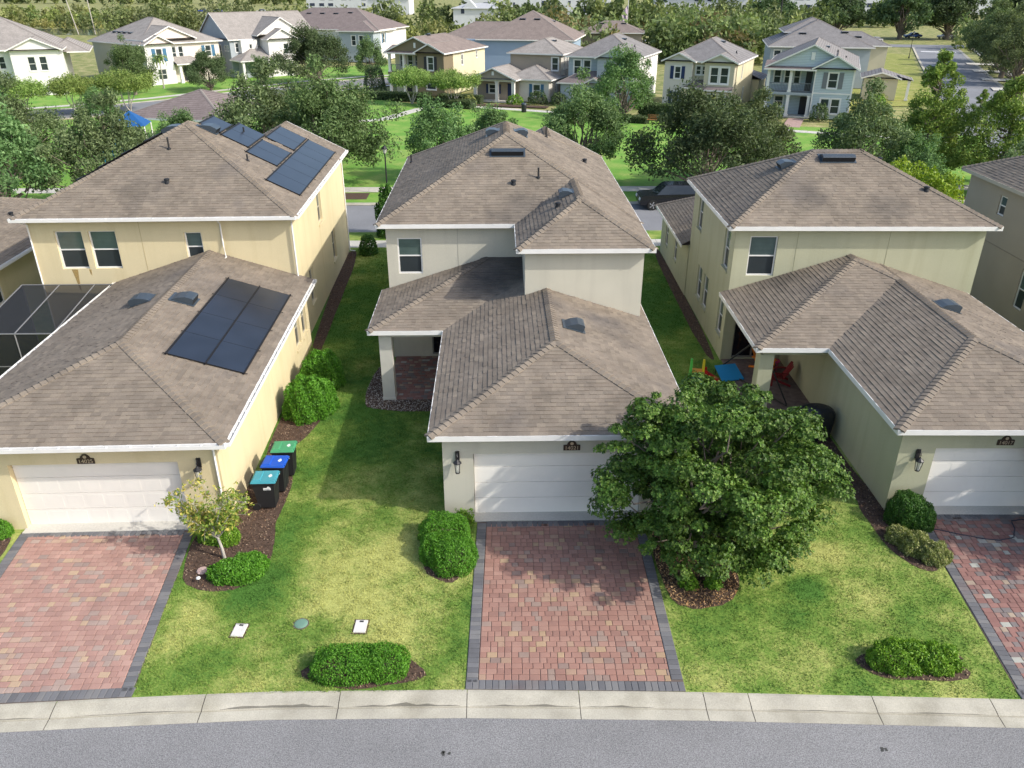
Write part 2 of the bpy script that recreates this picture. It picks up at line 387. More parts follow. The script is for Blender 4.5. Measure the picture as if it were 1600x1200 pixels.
        for b in B:
            x0, x1, y0, y1 = b['r']; z = b['z']
            for k in b['sd']:
                if k not in b.get('pl', {}): continue
                F = face(k, {'front': y0, 'back': y1, 'left': x0, 'right': x1}[k]); u0, u1 = (x0, x1) if k in ('front', 'back') else (y0, y1)
                ov = .028 if k in ('front', 'back') else 0
                # trim where the eave runs under another block
                n = max(2, int((u1-u0)/.3)); run = None
                for i in range(n):
                    ua, ub = u0+(u1-u0)*i/n, u0+(u1-u0)*(i+1)/n; um = (ua+ub)/2; q = F(um, 0, -.02); 
                    hid = any(o is not b and h(o, q[0], q[1]) > z+.06 for o in B) or any(e[0] < q[0] < e[1] and e[2] < q[1] < e[3] for e in excl)
                    if not hid: run = [ua, ub] if run is None else [run[0], ub]
                    if run and (hid or i == n-1):
                        e0 = run[0]-(ov if run[0] == u0 else 0); e1 = run[1]+(ov if i == n-1 and not hid else 0)
                        fb.fbox(F, e0, e1, z-fh, z+.012, .001, .028)
                        if gutter: s._gutter(F, e0, e1, z)
                        run = None
            for k in b['gab']:
                if gable is None or k not in gable: continue
                cst = {'front': y0, 'back': y1, 'left': x0, 'right': x1}[k]; inset = gable[k][1]
                F = face(k, cst); u0, u1 = (x0, x1) if k in ('front', 'back') else (y0, y1); um = (u0+u1)/2; zt = z+b['p']*(u1-u0)/2
                gb2 = MB().poly([F(u0+.25, z-.03+.12, -inset), F(u1-.25, z+.09, -inset), F(um, zt-.03, -inset)])
                s.put('gable_wall', gb2, gable[k][0])
                t = fh
                for a, bz, cc in (((u0, z), (um, zt), 1), ((u1, z), (um, zt), 1)):
                    fb.hexa([F(a[0], a[1]-t, .001), F(bz[0], bz[1]-t, .001), F(bz[0], bz[1]-t, .04), F(a[0], a[1]-t, .04),
                             F(a[0], a[1]+.02, .001), F(bz[0], bz[1]+.02, .001), F(bz[0], bz[1]+.02, .04), F(a[0], a[1]+.02, .04)])
        if fb.v: s.put('fascia', fb, fascia)
        s.B = B; s.h = h
        if shingled: s._shingles(ro, B, h, excl, shingled, edges, algae)
        elif caps:
            cb = MB()
            for _, b, p, q in edges:
                for cpts in s._cap(b, h, p, q, .13, .16, 1, B): cb.poly(cpts[:4]); cb.poly(cpts[4:])
            if cb.v: s.put('ridge_cap', cb, MATS.get('far_cap') or mat('far_cap', (.22, .195, .175), .95), ro)
        return ro
    def _gutter(s, F, a, b, z):
        g = MB(); zt = z-.005; zb = z-.12
        g.fbox(F, a, b, zb, zb+.012, .03, .13); g.fbox(F, a, b, zb+.012, zt, .118, .13); g.fbox(F, a, b, zb+.012, zt, .03, .036)
        k = max(1, int((b-a)/.6))
        for i in range(k+1):
            u = a+(b-a)*i/k; g.fbox(F, max(a, u-.02), min(b, u+.02), zt-.012, zt, .036, .118)
        g.fbox(F, a-.004, a, zb-.002, zt, .03, .132); g.fbox(F, b, b+.004, zb-.002, zt, .03, .132)
        s.put('gutter', g, WHITE)
    def _cap(s, b, h, p, q, wd, th, step, B):
        hp = b['z']+b['p']*min(a*p[0]+c*p[1]+d for a, c, d in b['sd'].values()); hq = b['z']+b['p']*min(a*q[0]+c*q[1]+d for a, c, d in b['sd'].values())
        P, Q = Vector((*p, hp)), Vector((*q, hq)); D = (Q-P).normalized(); n = Vector((-D.y, D.x, 0)).normalized()
        res = []
        L = (Q-P).length; mpt = (P+Q)/2
        def hh(v): return b['z']+b['p']*min(a*v.x+c*v.y+d for a, c, d in b['sd'].values())
        l_ = hh(mpt+n*wd)-mpt.z; r_ = hh(mpt-n*wd)-mpt.z
        A = [P+Vector((0, 0, .03)), Q+Vector((0, 0, .03))]
        lo = n*wd+Vector((0, 0, l_+.0)); ro = -n*wd+Vector((0, 0, r_+.0))
        res.append([A[0], A[1], A[1]+lo, A[0]+lo, A[0], A[1], A[1]+ro, A[0]+ro])
        return res
    def _shingles(s, ro, B, h, excl, nind, edges, algae):
        ex = .158; rest = MB(); full = []; rnd = random.Random(5)
        WID = [.15, .21, .28]; THS = [.008, .013, .02]
        for b in B:
            x0, x1, y0, y1 = b['r']
            p = b['p']; cs = 1/math.sqrt(1+p*p); e = ex*cs
            for k, (a, c, d) in b['sd'].items():
                if k not in b.get('pl', {}): continue
                others = [v for k2, v in b['sd'].items() if k2 != k]
                ua, ub = (x0, x1) if k in ('front', 'back') else (y0, y1)
                toxy = {'front': lambda u, t: (u, y0+t), 'back': lambda u, t: (u, y1-t), 'left': lambda u, t: (x0+t, u), 'right': lambda u, t: (x1-t, u)}[k]
                tmax = max(a*x+c*y+d for x, y in b['pl'][k]); kk = 0
                while kk*e < tmax:
                    t0 = kk*e - (.012 if kk == 0 else 0); t1 = (kk+1)*e; u = ua - rnd.random()*.3; kk += 1; lift = rnd.random()
                    while u < ub:
                        wi = rnd.randrange(3); wd = WID[wi]; ua_, ub_ = max(u, ua), min(u+wd, ub); u += wd
                        if ub_-ua_ < .02: continue
                        cx, cy = toxy((ua_+ub_)/2, (t0+t1)/2); zc = b['z']+p*(t0+t1)/2
                        if any(o is not b and h(o, cx, cy) > zc+.1 for o in B): continue
                        if any(q[0] < cx < q[1] and q[2] < cy < q[3] for q in excl): continue
                        pl = [toxy(ua_, t0), toxy(ub_, t0), toxy(ub_, t1), toxy(ua_, t1)]; n0 = 4; cl = pl
                        for (a2, c2, d2) in others:
                            cl = clip(cl, a-a2, c-c2, d2-d)
                            if len(cl) < 3: break
                        if len(cl) < 3: continue
                        ti = rnd.randrange(6); hi = rnd.randrange(3); th = THS[hi]
                        whole = cl == pl and ub_-ua_ > wd-.001 and kk > 1
                        if whole: full.append((k, b, (ua_+ub_)/2, t0, wi, ti, hi, cx, cy, zc)); 
                        else: s._tab(rest, [(x, y) for x, y in cl], b, (a, c, d), t0, e, th, TONES[ti])
        full.sort(key=lambda q: (s.world((q[7], q[8], q[9]))-Vector((0, 0, CAMZ))).length)
        cache = {}
        for i, (k, b, uc, t0, wi, ti, hi, cx, cy, zc) in enumerate(full):
            x0, x1, y0, y1 = b['r']; p = b['p']; e = ex/math.sqrt(1+p*p); sd = b['sd'][k]
            toxy = {'front': lambda u, t: (u, y0+t), 'back': lambda u, t: (u, y1-t), 'left': lambda u, t: (x0+t, u), 'right': lambda u, t: (x1-t, u)}[k]
            if i >= nind:
                hw = WID[wi]/2
                s._tab(rest, [toxy(uc-hw, t0), toxy(uc+hw, t0), toxy(uc+hw, t0+e), toxy(uc-hw, t0+e)], b, sd, t0, e, THS[hi], TONES[ti]); continue
            key = (k, p, wi, ti, hi)
            if key not in cache:
                t = MB(); hw = WID[wi]/2; bb = dict(z=0, p=p)
                cxy = {'front': lambda u, t_: (u, t_), 'back': lambda u, t_: (u, -t_), 'left': lambda u, t_: (t_, u), 'right': lambda u, t_: (-t_, u)}[k]
                csd = {'front': (0, 1, 0), 'back': (0, -1, 0), 'left': (1, 0, 0), 'right': (-1, 0, 0)}[k]
                s._tab(t, [cxy(-hw, 0), cxy(hw, 0), cxy(hw, e), cxy(-hw, e)], bb, csd, 0, e, THS[hi], TONES[ti])
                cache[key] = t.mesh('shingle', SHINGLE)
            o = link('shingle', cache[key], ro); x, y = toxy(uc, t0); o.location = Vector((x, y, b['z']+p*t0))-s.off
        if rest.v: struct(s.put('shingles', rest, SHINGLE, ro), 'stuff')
        # hip and ridge caps
        n = 0
        for (bi, key), b, p, q in edges:
            hz = lambda x, y: b['z']+b['p']*min(a*x+c*y+d for a, c, d in b['sd'].values())
            P, Q = Vector((*p, hz(*p))), Vector((*q, hz(*q)))
            if P.z > Q.z: P, Q = Q, P
            D = Q-P; L = D.length; D /= L; nn = Vector((-D.y, D.x, 0)).normalized(); mid = (P+Q)/2; wd = .16
            l_ = nn*wd+Vector((0, 0, hz(mid.x+nn.x*wd, mid.y+nn.y*wd)-mid.z)); r_ = -nn*wd+Vector((0, 0, hz(mid.x-nn.x*wd, mid.y-nn.y*wd)-mid.z))
            step = .2; meshes = []
            for tn in (1, 2, 3, 4):
                t = MB(); f0 = Vector((0, 0, .06)); f1 = Vector((0, 0, .03)); E_ = D*(step*1.12)
                t.poly([f0, E_+f1, E_+l_+f1*.8, l_+f0*.8], TONES[tn]); t.poly([f0, r_+f0*.8, E_+r_+f1*.8, E_+f1], TONES[tn])
                t.poly([f0, l_+f0*.8, l_, Vector((0, 0, 0))], TONES[tn]); t.poly([f0, Vector((0, 0, 0)), r_, r_+f0*.8], TONES[tn])
                t.poly([l_+f0*.8, E_+l_+f1*.8, E_+l_, l_], TONES[tn]); t.poly([r_+f0*.8, r_, E_+r_, E_+r_+f1*.8], TONES[tn])
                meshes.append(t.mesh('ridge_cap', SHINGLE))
            k = 0
            while (k+.5)*step < L:
                pt = P+D*(k*step); k += 1; mp = pt+D*step*.5
                if any(o is not b and h(o, mp.x, mp.y) > mp.z+.02 for o in B) or any(e[0] < mp.x < e[1] and e[2] < mp.y < e[3] for e in excl): continue
                o = link('ridge_cap', meshes[rnd.randrange(4)], ro); o.location = pt-s.off; n += 1
    def _tab(s, mb, pl, b, sd, t0, e, th, col):
        a, c, d = sd; top = []
        for x, y in pl:
            t = a*x+c*y+d; top.append((x, y, b['z']+b['p']*t+.006+th*max(0, 1-(t-t0)/e)))
        mb.poly(top, col)
        low = [i for i, (x, y) in enumerate(pl) if abs(a*x+c*y+d-t0) < 1e-4]
        if len(low) == 2:
            A, Bp = top[low[0]], top[low[1]]; mb.poly([A, Bp, (Bp[0], Bp[1], Bp[2]-th-.012), (A[0], A[1], A[2]-th-.012)], tuple(v*.9 for v in col))
    # --- things on a roof
    def vent(s, ro, x, y, k, sz=(.62, .5), b=0, name='roof_vent', arch=True):
        """low hooded attic vent lying on the slope that falls towards side k"""
        bb = s.B[b]; a, c, d = bb['sd'][k]; p = bb['p']; z = bb['z']+p*(a*x+c*y+d)
        up = Vector((a, c, p)).normalized(); sd = Vector((-c, a, 0)); nn = sd.cross(up); nn = nn if nn.z > 0 else -nn
        O = Vector((x, y, z+.03)); mb = MB(); W, D_ = sz; n = 7; hgt = .2
        prof = [(-D_*.5, hgt), (-D_*.42, hgt+.03), (-D_*.1, hgt+.03), (D_*.25, hgt*.62), (D_*.5, .0)] if arch else [(-D_*.5, hgt), (D_*.5, .01)]
        pt = lambda u, w_, q: O+sd*u+up*w_+nn*q
        for i in range(len(prof)-1):
            mb.poly([pt(-W/2, prof[i][0], prof[i][1]), pt(W/2, prof[i][0], prof[i][1]), pt(W/2, prof[i+1][0], prof[i+1][1]), pt(-W/2, prof[i+1][0], prof[i+1][1])])
        for sg in (-W/2, W/2): mb.poly([pt(sg, -D_*.5, 0)]+[pt(sg, q, r) for q, r in prof])
        f = .08; mb.poly([pt(-W/2-f, -D_*.5-f, .002), pt(W/2+f, -D_*.5-f, .002), pt(W/2+f, D_*.5+f, .002), pt(-W/2-f, D_*.5+f, .002)])
        v = s.put(name, mb, VENT, ro)
        s.put('throat', MB().poly([pt(-W/2, -D_*.5-.003, .0), pt(W/2, -D_*.5-.003, .0), pt(W/2, -D_*.5-.003, hgt-.02), pt(-W/2, -D_*.5-.003, hgt-.02)]), VENTD, ro)
        return v
    def pipe(s, ro, x, y, hgt=.3, r=.04, b=0, kind='vent_pipe'):
        z = s.h(s.B[b], x, y); mb = MB()
        if kind == 'vent_pipe': mb.lathe([(r*2.2, z-.05), (r*2, z+.05), (r, z+.08), (r, z+hgt)], x, y, 10)
        else: mb.lathe([(.12, z-.1), (.1, z+.03), (.08, z+.11), (.11, z+.11), (.11, z+.17), (.05, z+.19)], x, y, 12)
        return s.put(kind, mb, DARK if kind == 'vent_pipe' else VENTD, ro)
    def lantern(s, F, u, z):
        mb = MB().fbox(F, u-.06, u+.06, z+.12, z+.42, .001, .05)
        p = [F(u, z+.34, .05), F(u, z+.42, .14), F(u, z+.34, .2), F(u, z+.24, .2)]; mb.tube(p, .018, 8)
        c = F(u, 0, .2)
        mb.lathe([(.02, z+.26), (.05, z+.22), (.12, z+.16), (.125, z+.14)], c[0], c[1], 8); mb.lathe([(.07, z-.19), (.07, z-.16), (.02, z-.22)], c[0], c[1], 8)
        for k in range(4):
            t = math.pi/4+k*math.pi/2; mb.tube([(c[0]+.105*math.cos(t), c[1]+.105*math.sin(t), z+.14), (c[0]+.068*math.cos(t), c[1]+.068*math.sin(t), z-.17)], .009, 5)
        lo = s.put('wall_lantern', mb, DARK)
        s.put('glass', MB().lathe([(.06, z-.16), (.095, z+.13)], c[0], c[1], 8), mat('lantern_glass', (.55, .56, .52), .1, alpha=.45), lo)
    def plaque(s, F, u, z, txt):
        o = [(-.24, 0), (.24, 0), (.24, .17), (.14, .18), (.12, .24), (.06, .3), (0, .315), (-.06, .3), (-.12, .24), (-.14, .18), (-.24, .17)]
        pl = s.put('number_plaque', MB().prism([(u+a, z+b) for a, b in o], F, .002, .03), mat('bronze', (.055, .04, .03), .45, metal=.3))
        cu = bpy.data.curves.new('t', 'FONT'); cu.body = txt; cu.size = .165; cu.align_x = 'CENTER'; cu.extrude = .004
        ob = bpy.data.objects.new('t', cu); C.objects.link(ob); dg = bpy.context.evaluated_depsgraph_get()
        me = bpy.data.meshes.new_from_object(ob.evaluated_get(dg)); bpy.data.objects.remove(ob); 
        me.materials.clear(); me.materials.append(mat('brass_letter', (.5, .42, .3), .4, metal=.4))
        for v in me.vertices: v.co = Vector(F(u+v.co.x, z+.03+v.co.y, .034+v.co.z))-s.off
        link('lettering', me, pl)
        em = MB().prism([(u+.05*math.cos(t), z+.225+.05*math.sin(t)) for t in [i*math.pi/5 for i in range(10)]], F, .03, .036)
        s.put('emblem', em, mat('brass_letter', (.5, .42, .3)), pl)

# ------------------------------------------------------------------ ground, streets, kerbs
def sheet(name, pts, z, m, parent=None): return MB().poly([(x, y, z) for x, y in pts]).build(name, m, parent)
def strip_pts(line, w0, w1):
    L_, R_ = [], []
    for i, p in enumerate(line):
        a = Vector(line[max(i-1, 0)]); b = Vector(line[min(i+1, len(line)-1)]); d = (b-a).normalized(); n = Vector((-d.y, d.x))
        L_.append(Vector(p)+n*w0); R_.append(Vector(p)+n*w1)
    return L_, R_
def strip(name, line, w0, w1, z, m, kind='structure'):
    L_, R_ = strip_pts(line, w0, w1); mb = MB()
    for i in range(len(line)-1): mb.poly([(*L_[i], z), (*R_[i], z), (*R_[i+1], z), (*L_[i+1], z)])
    return struct(mb.build(name, m), kind)

struct(MB().poly([(-1400, -300, -.13), (1400, -300, -.13), (1400, 2200, -.13), (-1400, 2200, -.13)]).build('ground', FIELD))
# kerb line of the near street (measured lawn side)
KX = [-40, -25, -16, -11.1, -8.3, -5.2, -.75, 4.18, 7.43, 11.62, 18, 30, 45]
KY = [11.4, 12.1, 12.55, 12.81, 12.93, 13.04, 13.0, 12.84, 12.68, 12.48, 12.1, 11.2, 9.8]
def ky(x):
    return float(np.interp(x, KX, KY))
xs = np.linspace(-40, 45, 86)
struct(MB().poly([(x, ky(x)-.05, 0) for x in xs]+[(45, 50, 0), (-60, 50, 0), (-60, 11.4, 0)]).build('lawn', LAWN))
st = MB()
for a, b in zip(xs[:-1], xs[1:]): st.poly([(a, ky(a)-.69, -.10), (b, ky(b)-.69, -.10), (b, -30, -.10), (a, -30, -.10)])
struct(st.build('street', ASPH))
# rolled kerb, cast in sections with joints
joints = [-40, -34, -28.5, -23, -19.5, -16.3, -13.1, -9.85, -6.6, -3.6, -.75, 1.76, 4.55, 5.55, 8.3, 10.9, 14, 17.2, 20.5, 24, 30, 36, 45]
ke = bpy.data.objects.new('kerb', None); C.objects.link(ke); struct(ke, label='pale concrete rolled kerb along the near street')
prof = [(0, .006), (-.06, .008), (-.30, -.038), (-.395, -.070), (-.41, -.1), (-.432, -.074), (-.69, -.094), (-.70, -.2)]
for a, b in zip(joints[:-1], joints[1:]):
    mb = MB(); n = max(2, int((b-a)/1.0)); g = .008
    us = [a+g+(b-a-2*g)*i/n for i in range(n+1)]
    for u0, u1 in zip(us[:-1], us[1:]):
        for (d0, z0), (d1, z1) in zip(prof[:-1], prof[1:]):
            mb.poly([(u0, ky(u0)+d0, z0), (u0, ky(u0)+d1, z1), (u1, ky(u1)+d1, z1), (u1, ky(u1)+d0, z0)])
    mb.build('kerb_section', CONC, ke)
jb = MB()
for a, b in zip(xs[:-1], xs[1:]): jb.poly([(a, ky(a)+.0, -.11), (b, ky(b)+.0, -.11), (b, ky(b)-.7, -.11), (a, ky(a)-.7, -.11)])
jb.build('joint_bed', SAND, ke)
# black grime gathered along the gutter seam
gq = random.Random(9); gm_ = mat('gutter_grime', (.07, .065, .05), .95, var=.4, vscale=9, alpha=.42)
for (a, b, w_) in ((-12.5, -9.9, .05), (-9.4, -6.7, .035), (-6.2, -3.7, .12), (-3.3, -.9, .1), (-.6, 1.7, .07), (1.8, 3.4, .05), (5.7, 8.2, .025), (8.4, 10.8, .03)):
    mb = MB(); n = int((b-a)/.22); ws = [w_*gq.uniform(.25, 1)*math.sin(math.pi*(i+.3)/(n+.6)) for i in range(n+1)]
    for i in range(n):
        u0, u1 = a+(b-a)*i/n, a+(b-a)*(i+1)/n
        zf = lambda d: -.070+(.395-d)*.337 if d > .30 else -.038+(.30-d)*.1917
        mb.poly([(u0, ky(u0)-.392, zf(.392)+.004), (u1, ky(u1)-.392, zf(.392)+.004), (u1, ky(u1)-.392+ws[i+1], zf(.392-ws[i+1])+.004), (u0, ky(u0)-.392+ws[i], zf(.392-ws[i])+.004)])
    mb.build('gutter_grime', gm_, ke)
# tar marks on the street
def tarmark(x, y, r, lab, seed):
    q = random.Random(seed); mb = MB()
    for _ in range(4):
        cx, cy = x+q.uniform(-r, r), y+q.uniform(-r, r)*.6; mb.poly([(cx+r*q.uniform(.2, .6)*math.cos(t), cy+r*q.uniform(.2, .5)*math.sin(t), -.0955) for t in [i*.9 for i in range(7)]])
    tag(mb.build('oil_stain', mat('tar', (.06, .06, .055), .7, var=.3, vscale=20)), lab, 'stain')
tarmark(-1.15, 11.4, .1, 'small dark oil stain on the street below the centre driveway edge', 1)
tarmark(8.0, 11.3, .09, 'small dark oil stain on the street near the right kerb', 2)

# ------------------------------------------------------------------ paver driveways
PAL = [((.345, .185, .148), 8), ((.32, .165, .132), 6), ((.37, .21, .168), 6), ((.285, .152, .125), 3), ((.42, .295, .18), 1.3), ((.385, .255, .18), 1.6), ((.30, .225, .19), 2.5), ((.25, .185, .162), 1.5)]
PALR = [((.30, .13, .11), 6), ((.26, .11, .095), 5), ((.33, .17, .14), 4), ((.20, .16, .155), 3), ((.17, .15, .15), 2), ((.42, .30, .22), 1), ((.45, .42, .37), .7)]
def calm(pal, k=.34, mul=(1, 1, 1)):
    tot = sum(w_ for _, w_ in pal); mean = [sum(c[i]*w_ for c, w_ in pal)/tot for i in range(3)]
    return [(tuple((c[i]*(1-k)+mean[i]*k)*mul[i] for i in range(3)), w_) for c, w_ in pal]
PAL = calm(PAL, .28, (.9, .94, .93)); PALR = calm(PALR, .3, (.9, 1.05, 1.05))
def pick(pal, q):
    t = q.random()*sum(w_ for _, w_ in pal)
    for i, (c, w_) in enumerate(pal):
        t -= w_
        if t < 0: return i
    return 0
def paver_shape(mb, x0, x1, y0, y1, zt, col, skew0=0, skew1=0, z0=None, xform=None):
    ch = .012; zb = zt-.03
    p = [(x0, y0), (x1, y0), (x1, y1), (x0, y1)]; q = [(x0+ch, y0+ch), (x1-ch, y0+ch), (x1-ch, y1-ch), (x0+ch, y1-ch)]
    if xform: p = [xform(*a) for a in p]; q = [xform(*a) for a in q]
    T = [(x, y, zt) for x, y in q]; E_ = [(x, y, zt-.008) for x, y in p]; B_ = [(x, y, zb) for x, y in p]
    mb.poly(T, col)
    for i in range(4):
        j = (i+1) % 4; mb.poly([E_[i], E_[j], T[j], T[i]], col); mb.poly([B_[i], B_[j], E_[j], E_[i]], tuple(v*.8 for v in col))
def driveway(name, label, xl, xr, yfront, yback, pal, seed, z=.027, nind=300, front_border=True, right_border=True):
    """xl/xr: functions of y (outer edges); yfront: function of x"""
    q = random.Random(seed); bw = .27; g = .009
    y0 = min(yfront(xl(13)), yfront(xr(13))); xm = (xl(15)+xr(15))/2
    base = MB().poly([(xl(y0), yfront(xl(y0)), z-.018), (xr(y0), yfront(xr(y0)), z-.018), (xr(yback), yback, z-.018), (xl(yback), yback, z-.018)])
    root = base.build(name, SAND); struct(root, label=label)
    cache = {}; items = []; rest = MB(); nb = 0
    row = .174; yb0 = yfront(xm)+bw+g
    y = yb0; zi = 0
    while y < yback-bw-.02:
        a, b = xl(y+row/2)+bw+g, xr(y+row/2)-(bw if right_border else 0)-g; x = a
        while x < b-.03:
            wi = 0 if q.random() < .45 else 1; wd = (.168, .25)[wi]
            x1 = min(x+wd, b)
            if b-x1 < .06: x1 = b
            ci = pick(pal, q); dz = q.choice((0, 0, .001, .002, -.001)); full = abs((x1-x)-wd) < 1e-6
            items.append((x, x1, y, y+row, wi if full else -1, ci, dz)); x = x1
        y += row
    items.sort(key=lambda t: (t[2] if t[4] >= 0 else 99)*1.0)
    for i, (xa, xb, ya, yb, wi, ci, dz) in enumerate(items):
        cx, cy = (xa+xb)/2, (ya+yb)/2; dy = (yfront(cx)-yfront(xm))*max(0, 1-(cy-y0)/3)
        jit = q.uniform(.92, 1.08); col = tuple(v for v in pal[ci][0])
        if wi >= 0 and i < nind and -12 < cx < 13:
            key = (wi, ci)
            if key not in cache:
                mb = MB(); w2 = (.168, .25)[wi]/2; paver_shape(mb, -w2+g/2, w2-g/2, -row/2+g/2, row/2-g/2, 0, col); cache[key] = mb.mesh('paver', PAVER)
            o = link('paver', cache[key], root); o.location = (cx, cy+dy, z+dz); o.rotation_euler = (0, 0, q.uniform(-.012, .012))
        else: paver_shape(rest, xa+g/2, xb-g/2, ya+dy+g/2, yb+dy-g/2, z+dz, tuple(v*jit for v in col))
    struct(rest.build('pavers', PAVER, root), 'stuff')
    greys = [(.155, .155, .16), (.135, .136, .142), (.175, .172, .17), (.12, .12, .126)]; bc = []
    for gcol in greys:
        mb = MB(); paver_shape(mb, -.072, .072, -.132, .132, 0, gcol); bc.append(mb.mesh('border_paver', PAVER))
    def border(px, py, ang):
        o = link('border_paver', q.choice(bc), root); o.location = (px, py, z+.002); o.rotation_euler = (0, 0, ang)
    if front_border:
        n = int((xr(y0)-xl(y0))/.15)
        for i in range(n):
            px = xl(y0)+bw/2+.0+(i+.5)*(xr(y0)-xl(y0)-bw)/n if False else xl(y0)+(i+.5)*(xr(y0)-xl(y0))/n
            border(px, yfront(px)+bw/2+.006, 0)
    ys = yb0+.06
    while ys < yback-.05:
        sl_ = math.atan2(xl(ys+.5)-xl(ys), .5)
        border(xl(ys)+bw/2, ys, math.pi/2-sl_)
        if right_border: border(xr(ys)-bw/2, ys, math.pi/2-math.atan2(xr(ys+.5)-xr(ys), .5))
        ys += .15
    n = int((xr(yback)-xl(yback)-2*bw)/.15)
    for i in range(n):
        px = xl(yback)+bw+(i+.5)*(xr(yback)-xl(yback)-2*bw)/n; border(px, yback-bw/2, 0)
    return root
driveway('driveway', 'red and tan paver driveway of the centre house', lambda y: -.79+(y-13)*.024, lambda y: 4.18+(y-13)*.015, ky, 19.25, PAL, 1)
driveway('driveway', 'pale red paver driveway of the yellow house on the left', lambda y: -13.25-(y-13)*.1, lambda y: -8.28-(y-13)*.098, ky, 19.03, [(tuple(v*1.08+.035 for v in c), w_) for c, w_ in PAL], 2)
driveway('driveway', 'dark red and grey paver driveway of the sage house on the right', lambda y: 11.66+(y-12.5)*.117, lambda y: 17.3+(y-12.5)*.117, ky, 19.34, PALR, 3)

def mulch_bed(pts, label, chips=True, dens=260, pal=None, seed=3):
    """bed outline -> soil sheet with scattered bark chips"""
    o = sheet('mulch_bed', pts, .008, MULCH); struct(o, 'stuff', label)
    if not chips: return o
    q = np.random.default_rng(seed); P_ = np.array(pts); lo, hi = P_.min(0), P_.max(0); n = int((hi-lo).prod()*dens)
    xy = q.uniform(lo, hi, (n, 2)); xy = xy[inside(xy, pts)]
    c = np.concatenate([xy, q.uniform(.012, .04, (len(xy), 1))], 1)
    v = leaf_quads(c, .035, .013, q, np.array([[0, 0, 1.]]), 1.2)
    pal = pal or [(.14, .085, .055), (.09, .055, .04), (.20, .13, .085), (.06, .042, .034), (.27, .2, .14)]
    ch = link('bark_chips', np_mesh('bark_chips', v, 4, CHIP, leaf_cols(len(c), pal, q)), o); struct(ch, 'stuff')
    return o
def inside(xy, pts):
    r = np.zeros(len(xy), bool); n = len(pts); x, y = xy[:, 0], xy[:, 1]
    for i in range(n):
        (x0, y0), (x1, y1) = pts[i], pts[(i+1) % n]
        if y0 == y1: continue
        c = ((y0 > y) != (y1 > y)) & (x < (x1-x0)*(y-y0)/(y1-y0)+x0); r ^= c
    return r
def blob(cx, cy, rx, ry, seed, n=22, amp=.08):
    q = random.Random(seed); ph = [q.uniform(0, 6.28) for _ in range(4)]
    return [(cx+rx*(1+amp*sum(math.sin((k+2)*t+ph[k]) for k in range(4))*.6)*math.cos(t), cy+ry*(1+amp*sum(math.sin((k+2)*t+ph[k]) for k in range(4))*.6)*math.sin(t)) for t in [2*math.pi*i/n for i in range(n)]]
BEDS = []
def soften(pts, it=2):
    for _ in range(it):
        o = []
        for i in range(len(pts)):
            (a, b), (c, d) = pts[i], pts[(i+1) % len(pts)]; o += [(a*.75+c*.25, b*.75+d*.25), (a*.25+c*.75, b*.25+d*.75)]
        pts = o
    q = random.Random(len(pts)); return [(x+q.uniform(-.025, .025), y+q.uniform(-.025, .025)) for x, y in pts]
def bed(pts, label, **k):
    if len(pts) < 20: pts = soften(pts)
    BEDS.append(pts); return mulch_bed(pts, label, **k)
bed([(-8.86, 19.15), (-8.58, 16.9), (-8.15, 16.55), (-7.5, 16.35), (-6.75, 16.5), (-6.3, 17.1), (-6.35, 18.3), (-6.6, 19.2), (-6.55, 20.5), (-6.6, 22.3), (-7.95, 22.4), (-7.92, 19.4)], 'dark mulch bed between left driveway and the bins', seed=4)
bed([(-15.4, 16.6), (-13.75, 16.6), (-13.95, 19.2), (-15.4, 19.2)], 'mulch bed at the left edge beside the yellow garage', seed=14)
bed([(-7.95, 22.4), (-7.1, 23.3), (-6.5, 25.0), (-6.3, 27.5), (-6.8, 29.5), (-7.95, 30)], 'mulch bed under the round shrubs beside yellow wall', seed=5)
bed([(-7.98, 30), (-7.55, 31), (-7.8, 36), (-8.05, 45.6), (-8.7, 46.2), (-8.9, 44)], 'narrow mulch strip along the tall yellow side wall', dens=120, seed=6)
bed([(4.3, 18.9), (4.35, 15.7), (5.0, 15.45), (5.8, 15.6), (6.35, 16.2), (6.5, 17.0), (6.0, 18.3), (5.4, 19.3)], 'mulch bed with dry leaf litter under the big garden tree', seed=7, pal=[(.14, .085, .055), (.34, .19, .08), (.45, .28, .13), (.38, .25, .13), (.5, .33, .17), (.09, .06, .04)], dens=700)
bed([(11.62, 19.6), (12.45, 19.4), (12.1, 16.9), (11.5, 16.75), (11.0, 17.6), (10.9, 19.2), (11.1, 20.6), (11.0, 22.5), (11.2, 26.2), (11.62, 26.2)], 'dark mulch strip along the sage garage wall', seed=8)
bed([(8.85, 30.4), (9.35, 30.4), (9.75, 46.5), (9.3, 46.5), (9.0, 38)], 'mulch strip along the tall sage side wall', dens=120, seed=9)
bed(blob(-3.15, 13.62, 1.32, .58, 3), 'mulch ring around the low clipped hedge by the kerb', seed=10)
bed([(-.95, 16.5), (-.85, 19.4), (-1.5, 19.5), (-2.0, 18.6), (-2.2, 17.5), (-1.8, 16.7)], 'mulch bed under the double hedge by the garage', seed=11)
bed(blob(9.7, 13.55, 1.35, .52, 5), 'mulch ring around the bright hedge near the right driveway', seed=12, pal=[(.2, .15, .1), (.12, .08, .06), (.30, .24, .14)])
bed([(-4.75, 26.2), (-1.65, 26.0), (-1.65, 27.0), (-3.9, 27.0), (-4.4, 27.4), (-4.5, 30), (-5.0, 30), (-5.15, 27)], 'stony edging bed around the centre patio', seed=13, pal=[(.42, .38, .33), (.3, .26, .22), (.5, .47, .42), (.14, .1, .08)], dens=500)

